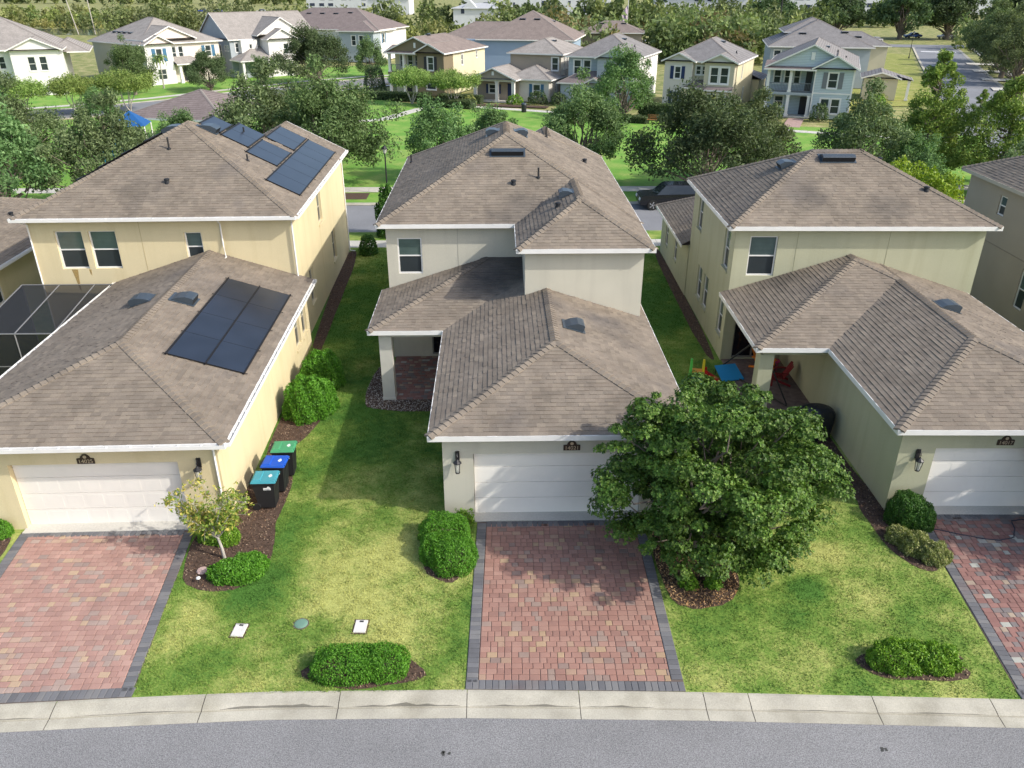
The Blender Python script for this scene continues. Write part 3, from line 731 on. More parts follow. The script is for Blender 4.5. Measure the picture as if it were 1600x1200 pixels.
# grass blades over the near lawns
def grass(label, polys, n, holes, seed):
    q = np.random.default_rng(seed); pts = []
    for pl, m in polys:
        P_ = np.array(pl); lo, hi = P_.min(0), P_.max(0); xy = q.uniform(lo, hi, (m, 2)); xy = xy[inside(xy, pl)]
        for hpl in holes: xy = xy[~inside(xy, hpl)]
        pts.append(xy)
    xy = np.concatenate(pts); N = len(xy); a = q.uniform(0, 6.28, N); hgt = q.uniform(.018, .05, N)*(1+.5*np.sin(xy[:, 0]*7.3+np.sin(xy[:, 1]*5.1)*2)*np.sin(xy[:, 1]*6.7+xy[:, 0]*2.3)); lean = q.normal(0, .028, (N, 2)); wd = q.uniform(.006, .013, N)
    v = np.zeros((N, 3, 3)); v[:, 0, 0] = xy[:, 0]-np.cos(a)*wd; v[:, 0, 1] = xy[:, 1]-np.sin(a)*wd
    v[:, 1, 0] = xy[:, 0]+np.cos(a)*wd; v[:, 1, 1] = xy[:, 1]+np.sin(a)*wd
    v[:, 2, 0] = xy[:, 0]+lean[:, 0]; v[:, 2, 1] = xy[:, 1]+lean[:, 1]; v[:, 2, 2] = hgt
    struct(link('grass', np_mesh('grass', v.reshape(-1, 3), 3, LAWN)), 'stuff', label)
LL = [(-8.3, 12.98), (-.82, 13.0), (-.72, 16.5), (-.72, 19.4), (-1.6, 19.5), (-1.6, 26.5), (-4.4, 26.9), (-4.45, 31), (-8.2, 31), (-7.9, 22), (-7.9, 19.4), (-8.85, 19.0)]
LR = [(4.22, 12.86), (11.6, 12.5), (12.0, 16.0), (12.4, 19.4), (11.6, 19.7), (11.6, 26), (8.9, 27), (8.9, 31), (5.4, 31), (5.3, 19.6), (4.28, 19.4)]
grass('short mown grass on the lawn between the driveways', [(LL, 230000), (LR, 150000), ([(-8.1, 31), (-4.4, 31), (-4.4, 46.5), (-8.6, 46.5)], 50000), ([(5.4, 31), (9.1, 31), (9.3, 46.5), (5.4, 46.5)], 50000)], 0, BEDS, 5)

# ------------------------------------------------------------------ centre house
CW = mat('cream_stucco', (.53, .505, .415), .92, var=.05, vscale=.8, fine=.06, fscale=50, bump=.25, bscale=70, streak=(.48, .455, .375), spec=.15)
CT = mat('cream_trim', (.56, .54, .47), .9, var=.05)
DOORW = mat('garage_white', (.82, .785, .72), .7, var=.04, vscale=1.5, spec=.25)
def slab(H, a, b, y, z=.02): H.put('door_sill', MB().box(a-.05, b+.05, y-.24, y+.19, -.02, z+.024), WALK)
H = House('house', 'cream two storey house with shingle roof and white garage, centre', (1.8, 19.5, 0), abs_coords=True)
H.block(-4.38, 5.34, 30.95, 43.75, 0, 5.72, CW, {'front': [('win', -3.95, -2.98, 3.72, 5.2), ('slider', -2.75, -.9, .12, 2.3)],
        'left': [('win', 34, 35, 1.0, 2.5), ('win', 38, 39, 3.8, 5.2)], 'right': [('win', 33, 34, 1, 2.5), ('win', 38, 39, 1, 2.5)]})
H.block(1.03, 5.335, 27.7, 31.2, 2.5, 5.715, CW, sides=('front', 'right', 'left'))
H.block(-1.6, 5.25, 19.5, 27.75, 0, 2.94, CW, {'front': [('garage', -.72, 4.2, .03, 2.22, {'mat': DOORW})]})
H.block(-1.6, 5.25, 27.75, 31.0, 0, 2.93, CW, sides=('left', 'right'))
slab(H, -.72, 4.2, 19.5)
# control joints in the stucco, in a darker cream
F0 = face('front', 30.95)
H.put('wall_joint', MB().fbox(F0, -1.55, -1.535, 3.5, 5.6, .001, .006), mat('joint_cream', (.33, .31, .26)))
# porch
H.put('column', MB().box(-4.36, -3.9, 27.02, 27.48, 0, 2.62).box(-4.38, -3.88, 27.0, 27.5, 0, .12), CT)
H.put('beam', MB().box(-4.36, -1.6, 27.03, 27.45, 2.62, 2.93).box(-4.36, -3.95, 27.45, 30.95, 2.621, 2.93), CT)
pt_ = struct(MB().box(-4.3, -1.6, 27.0, 30.95, -.05, .03).build('patio', SAND)); q = random.Random(4)
pmesh = {}
for i in range(24):
    x = -4.28
    y = 27.02+i*.163
    while x < -1.7:
        wi = q.randrange(2); wd = (.16, .235)[wi]; ci = pick(PALR, q)
        if (wi, ci) not in pmesh:
            mb = MB(); paver_shape(mb, -wd/2+.003, wd/2-.003, -.077, .077, 0, PALR[ci][0]); pmesh[(wi, ci)] = mb.mesh('paver', PAVER)
        if x+wd < -1.6: o = link('paver', pmesh[(wi, ci)], pt_); o.location = (x+wd/2, y+.08, .048)
        x += wd
garage_blocks = [(-1.95, 5.6, 19.15, 31.0, 3.0, .322, ('left', 'right', 'front')), (-4.68, 1.05, 26.68, 31.0, 3.0, .322, ('left', 'front'))]
ro = H.roof(garage_blocks, shingled=300, excl=[(1.03, 5.34, 27.7, 31.2)], name='garage_roof')
H.vent(ro, 2.55, 24.6, 'right', (.6, .62), 0)
EXM = []
ro = H.roof([(-4.7, 5.68, 30.62, 44.05, 5.82, .5, ('left', 'right', 'front', 'back')), (.72, 5.66, 27.38, 37, 5.80, .5, ('left', 'right', 'front')), (-.35, 5.65, 37.5, 44.45, 5.805, .5, ('left', 'right'))],
            shingled=300, gable={'back': (CW, .3)})
H.vent(ro, .5, 34.55, 'front', (1.35, .42), 0)
H.vent(ro, -.12, 37.6, 'left', (.6, .55), 0); H.vent(ro, 1.15, 37.6, 'right', (.6, .55), 0)
H.vent(ro, 2.75, 31.25, 'left', (.55, .5), 1)
H.pipe(ro, 1.75, 33.1, .42, b=0); H.pipe(ro, .72, 32.75, .3, b=0, kind='exhaust_vent'); H.pipe(ro, 4.75, 31.0, .25, b=0, kind='exhaust_vent')
H.pipe(ro, 4.25, 38.8, .22, b=0, kind='exhaust_vent'); H.pipe(ro, 2.5, 40.6, .5, b=0); H.pipe(ro, -4.3, 41.5, .4, b=0); H.pipe(ro, 2.35, 30.1, .2, b=1, kind='exhaust_vent')
Fg = face('front', 19.5)
H.lantern(Fg, -1.17, 1.9); H.plaque(Fg, 2.1, 2.32, '14021')

# ------------------------------------------------------------------ yellow house on the left
YW = mat('yellow_stucco', (.66, .565, .355), .92, var=.05, vscale=.7, fine=.06, fscale=50, bump=.25, bscale=70, streak=(.61, .515, .31), spec=.15)
YDOOR = mat('garage_cream', (.80, .76, .69), .7, var=.04, vscale=1.5, spec=.25)
H = House('house', 'yellow two storey house with black solar panels on its shingle roofs, left', (-7.9, 19.3, 0), R(1.2), abs_coords=True)
rw = {'sill': YW, 'fw': .035, 'fmat': mat('almond_frame', (.5, .46, .36), .6)}
H.block(-18.75, -8.15, 32.35, 45.9, 0, 5.72, YW, {'front': [('win', -17.75, -16.65, 3.6, 5.2), ('win', -16.4, -15.3, 3.6, 5.2), ('win', -12.55, -11.85, 3.85, 5.1)],
        'right': [('win', 34.6, 35.5, 1.0, 2.6, rw), ('win', 38.0, 39.0, 3.8, 5.2, rw), ('win', 40.9, 41.9, 1, 2.6, rw)]}, rec=.14)
H.block(-15.3, -7.9, 19.3, 32.4, 0, 2.94, YW, {'front': [('garage', -13.75, -9.05, .03, 2.2, {'mat': YDOOR})], 'right': [('win', 29.7, 30.6, .9, 2.4, rw), ('win', 31.0, 31.9, .9, 2.4, rw)]}, rec=.14)
slab(H, -13.75, -9.05, 19.3)
ro = H.roof([(-15.72, -7.5, 18.92, 32.4, 3.0, .32, ('left', 'right', 'front'))], shingled=300, gutter=True, name='garage_roof')
GB = H.B[0]
H.vent(ro, -12.55, 27.3, 'left', (.62, .75), 0); H.vent(ro, -11.0, 27.1, 'right', (.62, .75), 0)
ro = H.roof([(-19.1, -7.85, 31.98, 43.6, 5.82, .5, ('left', 'right', 'front', 'back')), (-14.1, -7.87, 38, 46.25, 5.805, .5, ('left', 'right'))], shingled=300, gutter=True, gable={'back': (YW, .3)})
MBk = H.B[0]
H.vent(ro, -12.7, 38.2, 'right', (.7, .8), 0); H.vent(ro, -14.3, 38.2, 'left', (.7, .8), 0)
H.pipe(ro, -13.8, 35.9, .5, b=0); H.pipe(ro, -13.4, 33.9, .3, b=0, kind='exhaust_vent'); H.pipe(ro, -11.7, 40.2, .5, b=0); H.pipe(ro, -10.6, 36.2, .3, b=0)
Fg = face('front', 19.3)
H.lantern(Fg, -8.45, 1.9); H.plaque(Fg, -11.55, 2.215, '14025')
def spout(H, pts, r=.035, m=WHITE): H.put('downspout', MB().tube(pts, r, 4), m)
spout(H, [(-7.8, 19.12, 2.88), (-7.98, 19.26, 2.7), (-7.98, 19.26, .1), (-7.9, 19.1, .05)])
spout(H, [(-11.0, 32.0, 5.7), (-11.0, 32.29, 5.45), (-11.0, 32.29, 4.6), (-10.9, 32.1, 4.1), (-11.0, 31.6, 4.03)])
spout(H, [(-8.05, 32.1, 5.7), (-8.1, 32.26, 5.45), (-8.1, 32.26, 3.2)])
spout(H, [(-19.0, 32.05, 5.7), (-18.7, 32.29, 5.5), (-18.7, 32.29, .1)])
spout(H, [(-7.95, 45.6, 5.7), (-8.1, 45.75, 5.5), (-8.1, 45.85, .1), (-7.8, 45.9, .05)])
H.put('wall_joint', MB().fbox(face('front', 32.35), -14.3, -14.285, 3.2, 5.6, .001, .006), mat('joint_yellow', (.42, .33, .17)))
# rust streaks below the upper windows: a stain with its own shape
H.put('wall_stain', MB().prism([(-17.4, 3.58), (-17.15, 3.58), (-17.2, 3.1), (-17.22, 2.6), (-17.28, 2.75), (-17.34, 3.2)], face('front', 32.35), .0005, .003)
      .prism([(-16.7, 3.58), (-16.6, 3.58), (-16.63, 3.3), (-16.68, 3.4)], face('front', 32.35), .0005, .003), mat('rust_stain', (.42, .27, .06), .9, alpha=.35, var=.3, vscale=8))
# solar mats
PV = mat('solar_mat', (.016, .021, .032), .28, spec=.6, var=.25, vscale=1.1)
PVE = mat('solar_header', (.012, .012, .014), .5)
def solar(label, H, blk, k, rects, lift=.07):
    t = thing('solar_array', label, 'solar panels', H.world((rects[0][0], rects[0][2], 0)), H.rz)
    o0 = Vector((rects[0][0], rects[0][2], 0)); a, c, d = blk['sd'][k]; p = blk['p']
    hz = lambda x, y, l: (x-o0.x, y-o0.y, blk['z']+p*(a*x+c*y+d)+l)
    for (x0, x1, y0, y1, nx, ny) in rects:
        for i in range(nx):
            for j in range(ny):
                xa, xb = x0+(x1-x0)*i/nx+.012, x0+(x1-x0)*(i+1)/nx-.012; ya, yb = y0+(y1-y0)*j/ny+.012, y0+(y1-y0)*(j+1)/ny-.012
                mb = MB().hexa([hz(xa, ya, lift-.03), hz(xb, ya, lift-.03), hz(xb, yb, lift-.03), hz(xa, yb, lift-.03), hz(xa, ya, lift), hz(xb, ya, lift), hz(xb, yb, lift), hz(xa, yb, lift)])
                mb.build('panel', PV, t)
        for x in [x0+(x1-x0)*i/nx for i in range(nx+1)]:
            MB().tube([hz(x, y0-.06, lift), hz(x, y1+.06, lift)], .035, 6).build('header_pipe', PVE, t)
        y = y0
        while y <= y1+.01:
            MB().tube([hz(x0-.1, y, lift-.01), hz(x1+.1, y, lift-.01)], .014, 5).build('strap', PVE, t); y += (y1-y0)/max(ny, 1)
    return t
solar('black solar mats on the low garage roof of yellow house', H, GB, 'right', [(-10.25, -7.95, 22.9, 29.9, 2, 4)])
solar('dark blue solar mats on the upper right slope of yellow house', H, MBk, 'right', [(-9.5, -8.15, 34.7, 44.3, 1, 6), (-10.9, -9.6, 37.3, 40.3, 1, 2), (-10.9, -9.6, 41.1, 44.3, 1, 2), (-12.15, -11.0, 38.1, 41.3, 1, 2), (-13.1, -12.25, 38.3, 40.4, 1, 1)])
solar('solar mats seen edge on along the far left slope of yellow house', H, MBk, 'left', [(-18.2, -14.9, 36.2, 40.5, 3, 2)], lift=.16)

# screened pool cage left of the yellow garage
cage = thing('pool_cage', 'dark screened pool enclosure with bronze frame beside yellow garage', 'screen enclosure', (-17.6, 29.5, 0))
scr = mat('screen_mesh', (.02, .022, .025), .8, alpha=.8); alu = mat('bronze_alu', (.2, .2, .2), .5)
def bar(a, b, r=.028): MB().tube([Vector(a)-cage.location, Vector(b)-cage.location], r, 4).build('bar', alu, cage)
def pan(*p): MB().poly([Vector(x)-cage.location for x in p]).build('screen', scr, cage)
X = [-19.75, -18.2, -16.75, -15.6]
zt, zf = 3.0, 2.45
for a, b in zip(X[:-1], X[1:]):
    pan((a, 31.9, zt), (b, 31.9, zt), (b+.05, 28.0, zf), (a+.05, 28.0, zf)); pan((a+.05, 28.0, zf), (b+.05, 28.0, zf), (b+.05, 28.0, 0), (a+.05, 28.0, 0))
    bar((a+.05, 28.0, 1.1), (b+.05, 28.0, 1.1), .025)
for a in X: bar((a, 31.9, zt), (a+.05, 28, zf)); bar((a+.05, 28, 0), (a+.05, 28, zf))
bar((X[0], 31.9, zt), (X[-1], 31.9, zt)); bar((X[0]+.05, 28, zf), (X[-1]+.05, 28, zf)); bar((X[0], 31.9, 0), (X[0], 31.9, zt))
pan((X[0], 31.9, zt), (X[0]+.05, 28, zf), (X[0]+.05, 28, 0), (X[0], 31.9, 0))
# hedge-green backing plants are outside the cage
# house at the far left edge
H = House('house', 'yellow single storey wing with shingle roof at the left edge', (-25.6, 24, 0), R(1.5), abs_coords=True)
H.block(-29.3, -22.2, 22, 46, 0, 2.94, YW, {'right': [('win', 34.0, 34.7, 1.2, 2.3)]})
ro = H.roof([(-29.7, -21.8, 21.6, 45.6, 3.0, .34, ('left', 'right', 'front', 'back'))], shingled=300, gutter=True)
H.pipe(ro, -24.0, 40.2, .2, b=0, kind='exhaust_vent')

# ------------------------------------------------------------------ sage house on the right
SW = mat('sage_stucco', (.43, .425, .295), .92, var=.05, vscale=.7, fine=.06, fscale=50, bump=.25, bscale=70, streak=(.38, .37, .25), spec=.15)
H = House('house', 'sage green two storey house with porch and white garage, right', (11.65, 19.6, 0), R(-1.3), abs_coords=True)
rs = {'sill': SW, 'fw': .035}
H.block(9.15, 18.95, 30.35, 38.1, 0, 5.72, SW, {'front': [('win', 9.75, 10.85, 3.72, 5.35), ('slider', 9.6, 11.3, .1, 2.25)], 'left': [('win', 31.0, 31.9, 3.7, 5.3, rs), ('win', 36.1, 37.0, 3.9, 5.4, rs), ('win', 33.7, 34.6, .9, 2.4, rs), ('win', 35.0, 35.9, .9, 2.4, rs), ('win', 30.8, 31.6, .9, 2.4, rs)]}, rec=.12)
H.block(11.65, 18.5, 19.6, 30.4, 0, 2.94, SW, {'front': [('garage', 12.7, 17.5, .03, 2.2, {'mat': DOORW})]})
H.block(9.1, 14.0, 38.1, 45.6, 0, 2.6, SW, {'left': [('win', 40.8, 41.5, .9, 2.2, rs), ('win', 43.5, 44.2, .9, 2.2, rs)]})
slab(H, 12.7, 17.5, 19.6)
H.put('column', MB().box(9.1, 9.6, 25.2, 25.7, 0, 2.6).box(9.08, 9.62, 25.18, 25.72, 0, .12), SW)
H.put('beam', MB().box(9.2, 11.65, 25.21, 25.66, 2.6, 2.93).box(9.21, 9.62, 25.66, 30.35, 2.601, 2.93), SW)
H.put('porch_floor', MB().box(9.2, 11.65, 25.2, 30.35, -.05, .04), mat('porch_paver', (.17, .13, .12), .9, var=.3, vscale=5))
ro = H.roof([(11.3, 18.8, 19.25, 30.4, 3.0, .322, ('left', 'right', 'front')), (8.82, 18.78, 24.85, 30.4, 3.0, .322, ('left', 'right', 'front'))], shingled=300, name='garage_roof')
H.vent(ro, 15.75, 26.2, 'right', (.6, .7), 0)
ro = H.roof([(8.8, 19.3, 30.0, 38.45, 5.82, .5, ('left', 'right', 'front', 'back'))], shingled=300)
H.vent(ro, 13.9, 33.7, 'front', (1.35, .45), 0); H.vent(ro, 11.9, 33.9, 'left', (.6, .6), 0); H.pipe(ro, 17.0, 31.9, .3, b=0, kind='exhaust_vent'); H.pipe(ro, 16.5, 35.5, .3, b=0, kind='exhaust_vent')
ro = H.roof([(8.75, 14.0, 38.12, 46.0, 2.65, .5, ('left', 'back'))], shingled=150, name='rear_roof')
for x in (11.6, 15.2): H.put('wall_joint', MB().fbox(face('front', 30.35), x, x+.015, 3.6, 5.6, .001, .006), mat('joint_sage', (.27, .27, .17)))
Fg = face('front', 19.6)
H.lantern(Fg, 12.2, 1.75); H.plaque(Fg, 14.65, 2.32, '14017')
# beige house at the right edge
BW = mat('beige_stucco', (.36, .31, .25), .92, var=.06, vscale=.7, fine=.06, bump=.2, spec=.15)
H = House('house', 'beige two storey house partly cut by the right edge', (24.1, 36, 0), R(-2), abs_coords=True)
H.block(24.0, 34, 27, 40.5, 0, 5.72, BW, {'left': [('win', 36.9, 37.5, 4.3, 5.2), ('win', 33.6, 34.3, .8, 2.6)]}, rec=.1)
H.put('wall_band', MB().fbox(face('left', 24.0), 27, 40.5, 2.9, 2.93, .001, .02), mat('joint_beige', (.26, .22, .18)))
H.roof([(23.65, 34.4, 26.6, 40.85, 5.82, .5, ('left', 'right', 'front', 'back'))], shingled=300, fascia=mat('tan_fascia', (.42, .38, .31)))
H.pipe(s_ if False else H.e.children[-1], 25.6, 37.6, .3, b=0, kind='exhaust_vent')
spout(H, [(23.7, 32.2, 2.95), (23.95, 32.2, 2.8), (23.95, 32.2, .1)], .05, mat('tan_fascia', (.42, .38, .31)))

# ------------------------------------------------------------------ clipped shrubs and hedges
def superpts(n, rx, ry, rz, q, pw=2.5, top_only=True, amp=.06):
    d = unit(q.normal(size=(n, 3))); d[:, 2] = np.abs(d[:, 2])*1.0 - .12
    d = unit(d); s_ = (np.abs(d[:, 0])**pw+np.abs(d[:, 1])**pw+np.abs(d[:, 2])**pw)**(-1/pw)
    ph = q.uniform(0, 6.28, 6)
    wob = 1+amp*(np.sin(d[:, 0]*5+ph[0])*np.sin(d[:, 1]*6+ph[1])+np.sin(d[:, 0]*11+ph[2]+d[:, 2]*7)*.6+.5*np.sin(d[:, 1]*13+ph[3]))
    r = (s_*wob)[:, None]; return d*r*np.array([rx, ry, rz]), d
SHG = [(.085, .235, .018), (.105, .275, .022), (.062, .18, .014), (.135, .315, .032)]
SHD = [(.05, .13, .02), (.065, .16, .025), (.035, .1, .015), (.085, .19, .03)]
SHY = [(.165, .31, .024), (.13, .265, .02), (.21, .36, .036), (.095, .21, .018)]
SHV = [(.30, .32, .10), (.22, .26, .07), (.36, .36, .16), (.15, .19, .05)]
def hedge(label, lobes, pal, leaf=(.026, .013), dens=3400, seed=1, name='hedge', cat='hedge', depth=.3, amp=.06, group=None):
    """lobes: (x,y,rx,ry,h)"""
    q = np.random.default_rng(seed); cx, cy = lobes[0][0], lobes[0][1]
    t = thing(name, label, cat, (cx, cy, 0), 0, group); vs, cs = [], []; core = MB()
    for (x, y, rx, ry, hh) in lobes:
        area = 2*math.pi*((rx*ry)**1.6/3+2*((rx+ry)/2*hh)**1.6/3)**(1/1.6)+.4; n = int(area*dens)
        p, d = superpts(n, rx, ry, hh*.88, q, amp=amp); p *= (1-depth*q.random((n, 1))**2.2*.6); p[:, 2] += hh*.12
        p[:, 2] = np.maximum(p[:, 2], .02); p += q.normal(0, .012, p.shape)
        p += np.array([x-cx, y-cy, 0]); vs.append(leaf_quads(p, leaf[0], leaf[1], q, d, .75)); cs.append(leaf_cols(n, pal, q))
        for k in range(5):
            a = k*1.3; core.tube([(x-cx+.1*math.cos(a), y-cy+.1*math.sin(a), 0), (x-cx+rx*.55*math.cos(a), y-cy+ry*.55*math.sin(a), hh*.7)], [.03, .01], 5)
    fo = link('foliage', np_mesh('foliage', np.concatenate(vs), 4, LEAF, np.concatenate(cs)), t)
    core.build('stems', BARK, t); return t
hedge('low wide clipped hedge by the kerb left of the centre driveway', [(-3.55, 13.62, .82, .48, .62), (-2.75, 13.66, .62, .46, .6)], SHG, seed=1)
hedge('two clipped hedges grown together beside the centre garage door', [(-1.55, 18.45, .72, .6, .8), (-1.25, 17.5, .62, .72, .72), (-1.75, 17.75, .45, .5, .68)], SHG, seed=2)
hedge('rounded shrub beside yellow side wall, nearer of two', [(-7.0, 26.0, .78, .8, 1.45), (-6.6, 26.3, .6, .6, 1.2)], SHG, leaf=(.045, .022), dens=1700, seed=3, name='shrub', cat='shrub', amp=.09)
hedge('rounded shrub beside yellow side wall, farther of two', [(-6.85, 28.4, .75, .7, 1.4), (-7.2, 28.2, .5, .6, 1.2)], SHG, leaf=(.045, .022), dens=1700, seed=4, name='shrub', cat='shrub', amp=.09)
hedge('low kidney shaped shrub at the front of the left mulch bed', [(-7.1, 17.0, .72, .42, .42), (-6.8, 17.25, .5, .42, .42)], SHG, leaf=(.035, .016), seed=5, name='shrub', cat='shrub')
hedge('small bright shrub against the yellow garage corner behind the thin tree', [(-8.1, 18.65, .5, .35, .75), (-7.75, 18.5, .35, .3, .5)], SHY, seed=6, name='shrub', cat='shrub')
hedge('bright yellow green hedge by the right kerb', [(9.35, 13.6, .72, .42, .55), (10.15, 13.55, .55, .4, .5)], SHY, leaf=(.035, .014), seed=7, amp=.11)
hedge('round dark green shrub at the sage garage corner', [(12.0, 19.05, .55, .5, .95), (12.3, 18.85, .4, .4, .8)], SHD, leaf=(.03, .014), seed=8, name='shrub', cat='shrub')
hedge('long pale variegated shrub beside the right driveway', [(11.7, 17.75, .42, .4, .5), (12.0, 17.35, .4, .38, .48), (11.4, 18.2, .3, .3, .4)], SHV, leaf=(.035, .014), seed=9, name='shrub', cat='shrub', amp=.12)
hedge('yellowish sprout at the foot of the centre garage corner', [(-1.05, 19.2, .28, .2, .42)], SHY, leaf=(.05, .015), dens=900, seed=10, name='shrub', cat='shrub', amp=.2)
hedge('bright clump of leaves on the litter under the big tree', [(5.65, 16.35, .2, .18, .28)], SHY, leaf=(.05, .02), dens=1500, seed=11, name='shrub', cat='shrub', amp=.2)
hedge('small leafy clump on the mulch beside the driveway edge', [(5.0, 16.35, .22, .18, .3)], SHY, leaf=(.05, .02), dens=1200, seed=12, name='shrub', cat='shrub', amp=.2)
hedge('dark upright shrub at the far corner of the yellow house', [(-7.5, 45.4, .5, .5, 1.1)], SHD, leaf=(.06, .03), dens=700, seed=13, name='shrub', cat='shrub')
hedge('green shrub behind the centre garage by the right side wall', [(6.1, 23.2, .55, .9, .9)], SHG, leaf=(.05, .02), dens=1200, seed=14, name='shrub', cat='shrub', amp=.15)
hedge('yellow green shrub in the yard between the right hand houses', [(24.0, 47.0, 2.2, 1.8, 4.5), (26.0, 46.4, 1.5, 1.4, 4.0)], [(.26, .36, .03), (.2, .3, .025), (.32, .4, .05)], leaf=(.11, .05), dens=230, seed=15, name='shrub', cat='shrub', amp=.14)
hedge('leaf sprig at the extreme left edge of the yellow garage front', [(-14.35, 18.9, .3, .25, .5)], SHG, seed=16, name='shrub', cat='shrub')
hedge('loose dark shrub on the verge beside the centre house rear left corner', [(-6.6, 49.2, .8, .7, 2.9)], SHD, leaf=(.09, .05), dens=420, seed=17, name='shrub', cat='shrub', amp=.16)

# ------------------------------------------------------------------ the big garden tree
def limb_path(p, q_, rnd, n=4, wob=.12):
    p, q_ = Vector(p), Vector(q_); L = (q_-p).length; out = [p]
    for i in range(1, n): out.append(p.lerp(q_, i/n)+Vector((rnd.uniform(-1, 1), rnd.uniform(-1, 1), rnd.uniform(-.4, .8)))*L*wob)
    return out+[q_]
def big_tree():
    q = np.random.default_rng(21); rnd = random.Random(21)
    t = thing('garden_tree', 'large round glossy green tree between centre garage and sage house', 'tree', (5.5, 17.65, 0))
    tr = MB().tube([(0, 0, 0), (.03, .02, .5), (.0, .05, 1.0)], [.16, .12, .11], 10)
    # clumps through an uneven crown
    cl = []
    for i in range(44):                                # boughs, each a cluster of leafy clumps with gaps between
        z_ = 1-2*(i+.5)/44; a = i*2.39996; rr_ = math.sqrt(1-z_*z_); d = np.array([rr_*math.cos(a), rr_*math.sin(a), z_])+q.normal(0, .12, 3)
        if d[2] < -.97: continue
        ext = q.uniform(.6, .95); bc_ = np.array([.25, .1, 2.55])+d*np.array([3.0, 2.35, 2.45])*ext; bc_[2] = max(bc_[2], .75); tone = q.uniform(.82, 1.2)
        for k in range(8):
            o_ = unit(q.normal(size=(1, 3)))[0]*q.uniform(.2, .85)*np.array([1, 1, .38]); cl.append((bc_+o_+np.array([d[0], d[1], 0])*q.uniform(0, .15), q.uniform(.2, .46), tone*q.uniform(.9, 1.1)))
    for k in range(20): cl.append((np.array([.2, .2, 2.4])+q.normal(0, 1, 3)*np.array([1.1, .8, .8]), .55, .95))
    for k in range(70):
        d = unit(q.normal(size=(1, 3)))[0]; cl.append((np.array([.25, .1, 2.6])+d*np.array([2.95, 2.35, 2.3])*q.uniform(.95, 1.07), q.uniform(.1, .2), q.uniform(.95, 1.3)))
    for c_ in ((3.2, -.1, 1.4), (3.0, .2, 1.9), (2.6, -.5, 1.2), (1.4, -1.3, .9), (.8, -1.6, 1.0), (-.9, -1.5, 1.1), (-2.6, .2, 1.5), (-2.3, -.6, 1.3), (-2.45, .0, 2.0), (2.2, -.9, 1.1), (.2, -1.5, 1.2), (-1.6, .6, 4.3)): cl.append((np.array(c_), .45, 1.0))
    for i, (c, r, tn) in enumerate(cl[::6]):
        tr.tube(limb_path((0, .04, .9), c*.92+np.array([0, 0, .1]), rnd), [.07, .045, .03, .02, .01], 6)
    tr.build('trunk', BARK, t)
    C_, N_, T2 = [], [], []
    for c, r, tn in cl:
        m = int(150*r/.5); d = unit(q.normal(size=(m, 3))); d[:, 2] = np.abs(d[:, 2])*.9-.18; d = unit(d)
        p = c+d*r*(q.uniform(.5, 1.1, (m, 1)))*np.array([1, 1, .6]); C_.append(p); N_.append(d); T2.append(np.full((m, 1), tn))
    tips = np.concatenate(C_); nr = np.concatenate(N_); k = 7; n = len(tips)       # rosettes of leaves at the twig tips
    base = np.repeat(tips, k, 0); nb = np.repeat(unit(nr+np.array([0, 0, .5])), k, 0)
    out = unit(np.cross(nb, q.normal(size=(n*k, 3)))); dirv = unit(out+nb*q.uniform(.0, .7, (n*k, 1)))
    b = unit(np.cross(dirv, nb)); L = q.uniform(.055, .09, (n*k, 1)); W = L*.3
    v = np.empty((n*k, 4, 3)); v[:, 0] = base; v[:, 1] = base+dirv*L*.55+b*W; v[:, 2] = base+dirv*L; v[:, 3] = base+dirv*L*.55-b*W
    tip_tone = np.repeat(q.uniform(.78, 1.25, (n, 1))*np.concatenate(T2), k, 0)
    cols = leaf_cols(n*k, [(.068, .142, .018), (.092, .178, .024), (.05, .108, .014), (.145, .225, .04)], q, .14)*tip_tone
    link('crown', np_mesh('crown', v.reshape(-1, 3), 4, LEAF, cols), t); return t
bt = big_tree()
dup(bt, (18.9, 17.5, 0), R(140), 'second round glossy tree past the right edge, shading the sage garage')
def thin_tree():
    q = np.random.default_rng(31); rnd = random.Random(31)
    t = thing('young_tree', 'thin sparse yellowish young tree in the left mulch bed', 'tree', (-7.62, 17.75, 0))
    tr = MB().tube([(0, 0, 0), (-.03, .02, .35), (-.1, .05, .7)], [.05, .04, .035], 8); tips = []
    for i in range(17):
        a = rnd.uniform(0, 6.28); rad = rnd.uniform(.35, 1.05); top = Vector((-.15+rad*math.cos(a), .1+rad*math.sin(a)*.8, rnd.uniform(1.1, 2.5)))
        path = limb_path((-.1, .05, .66), top, rnd, 4, .08); tr.tube(path, [.022, .016, .012, .008, .005], 5)
        for p in path[2:]:
            for _ in range(11):
                e = p+Vector((rnd.gauss(0, .13), rnd.gauss(0, .13), rnd.gauss(.05, .1))); tips.append(e)
                if rnd.random() < .4: tr.tube([p, e], [.005, .003], 4, cap=False)
    tr.build('trunk', BARKP, t)
    c = np.repeat(np.array([tuple(p) for p in tips]), 5, 0)+q.normal(0, .035, (len(tips)*5, 3))
    yel = q.random((len(c), 1)) < (.25+.3*(c[:, 0:1] < -.3)); g = leaf_cols(len(c), [(.2, .28, .04), (.27, .33, .06), (.14, .22, .03)], q); y = leaf_cols(len(c), [(.5, .42, .12), (.42, .38, .08)], q)
    link('crown', np_mesh('crown', leaf_quads(c, .065, .024, q, np.array([[0, 0, 1.]]), .5), 4, LEAF, np.where(yel, y, g)), t)
thin_tree()

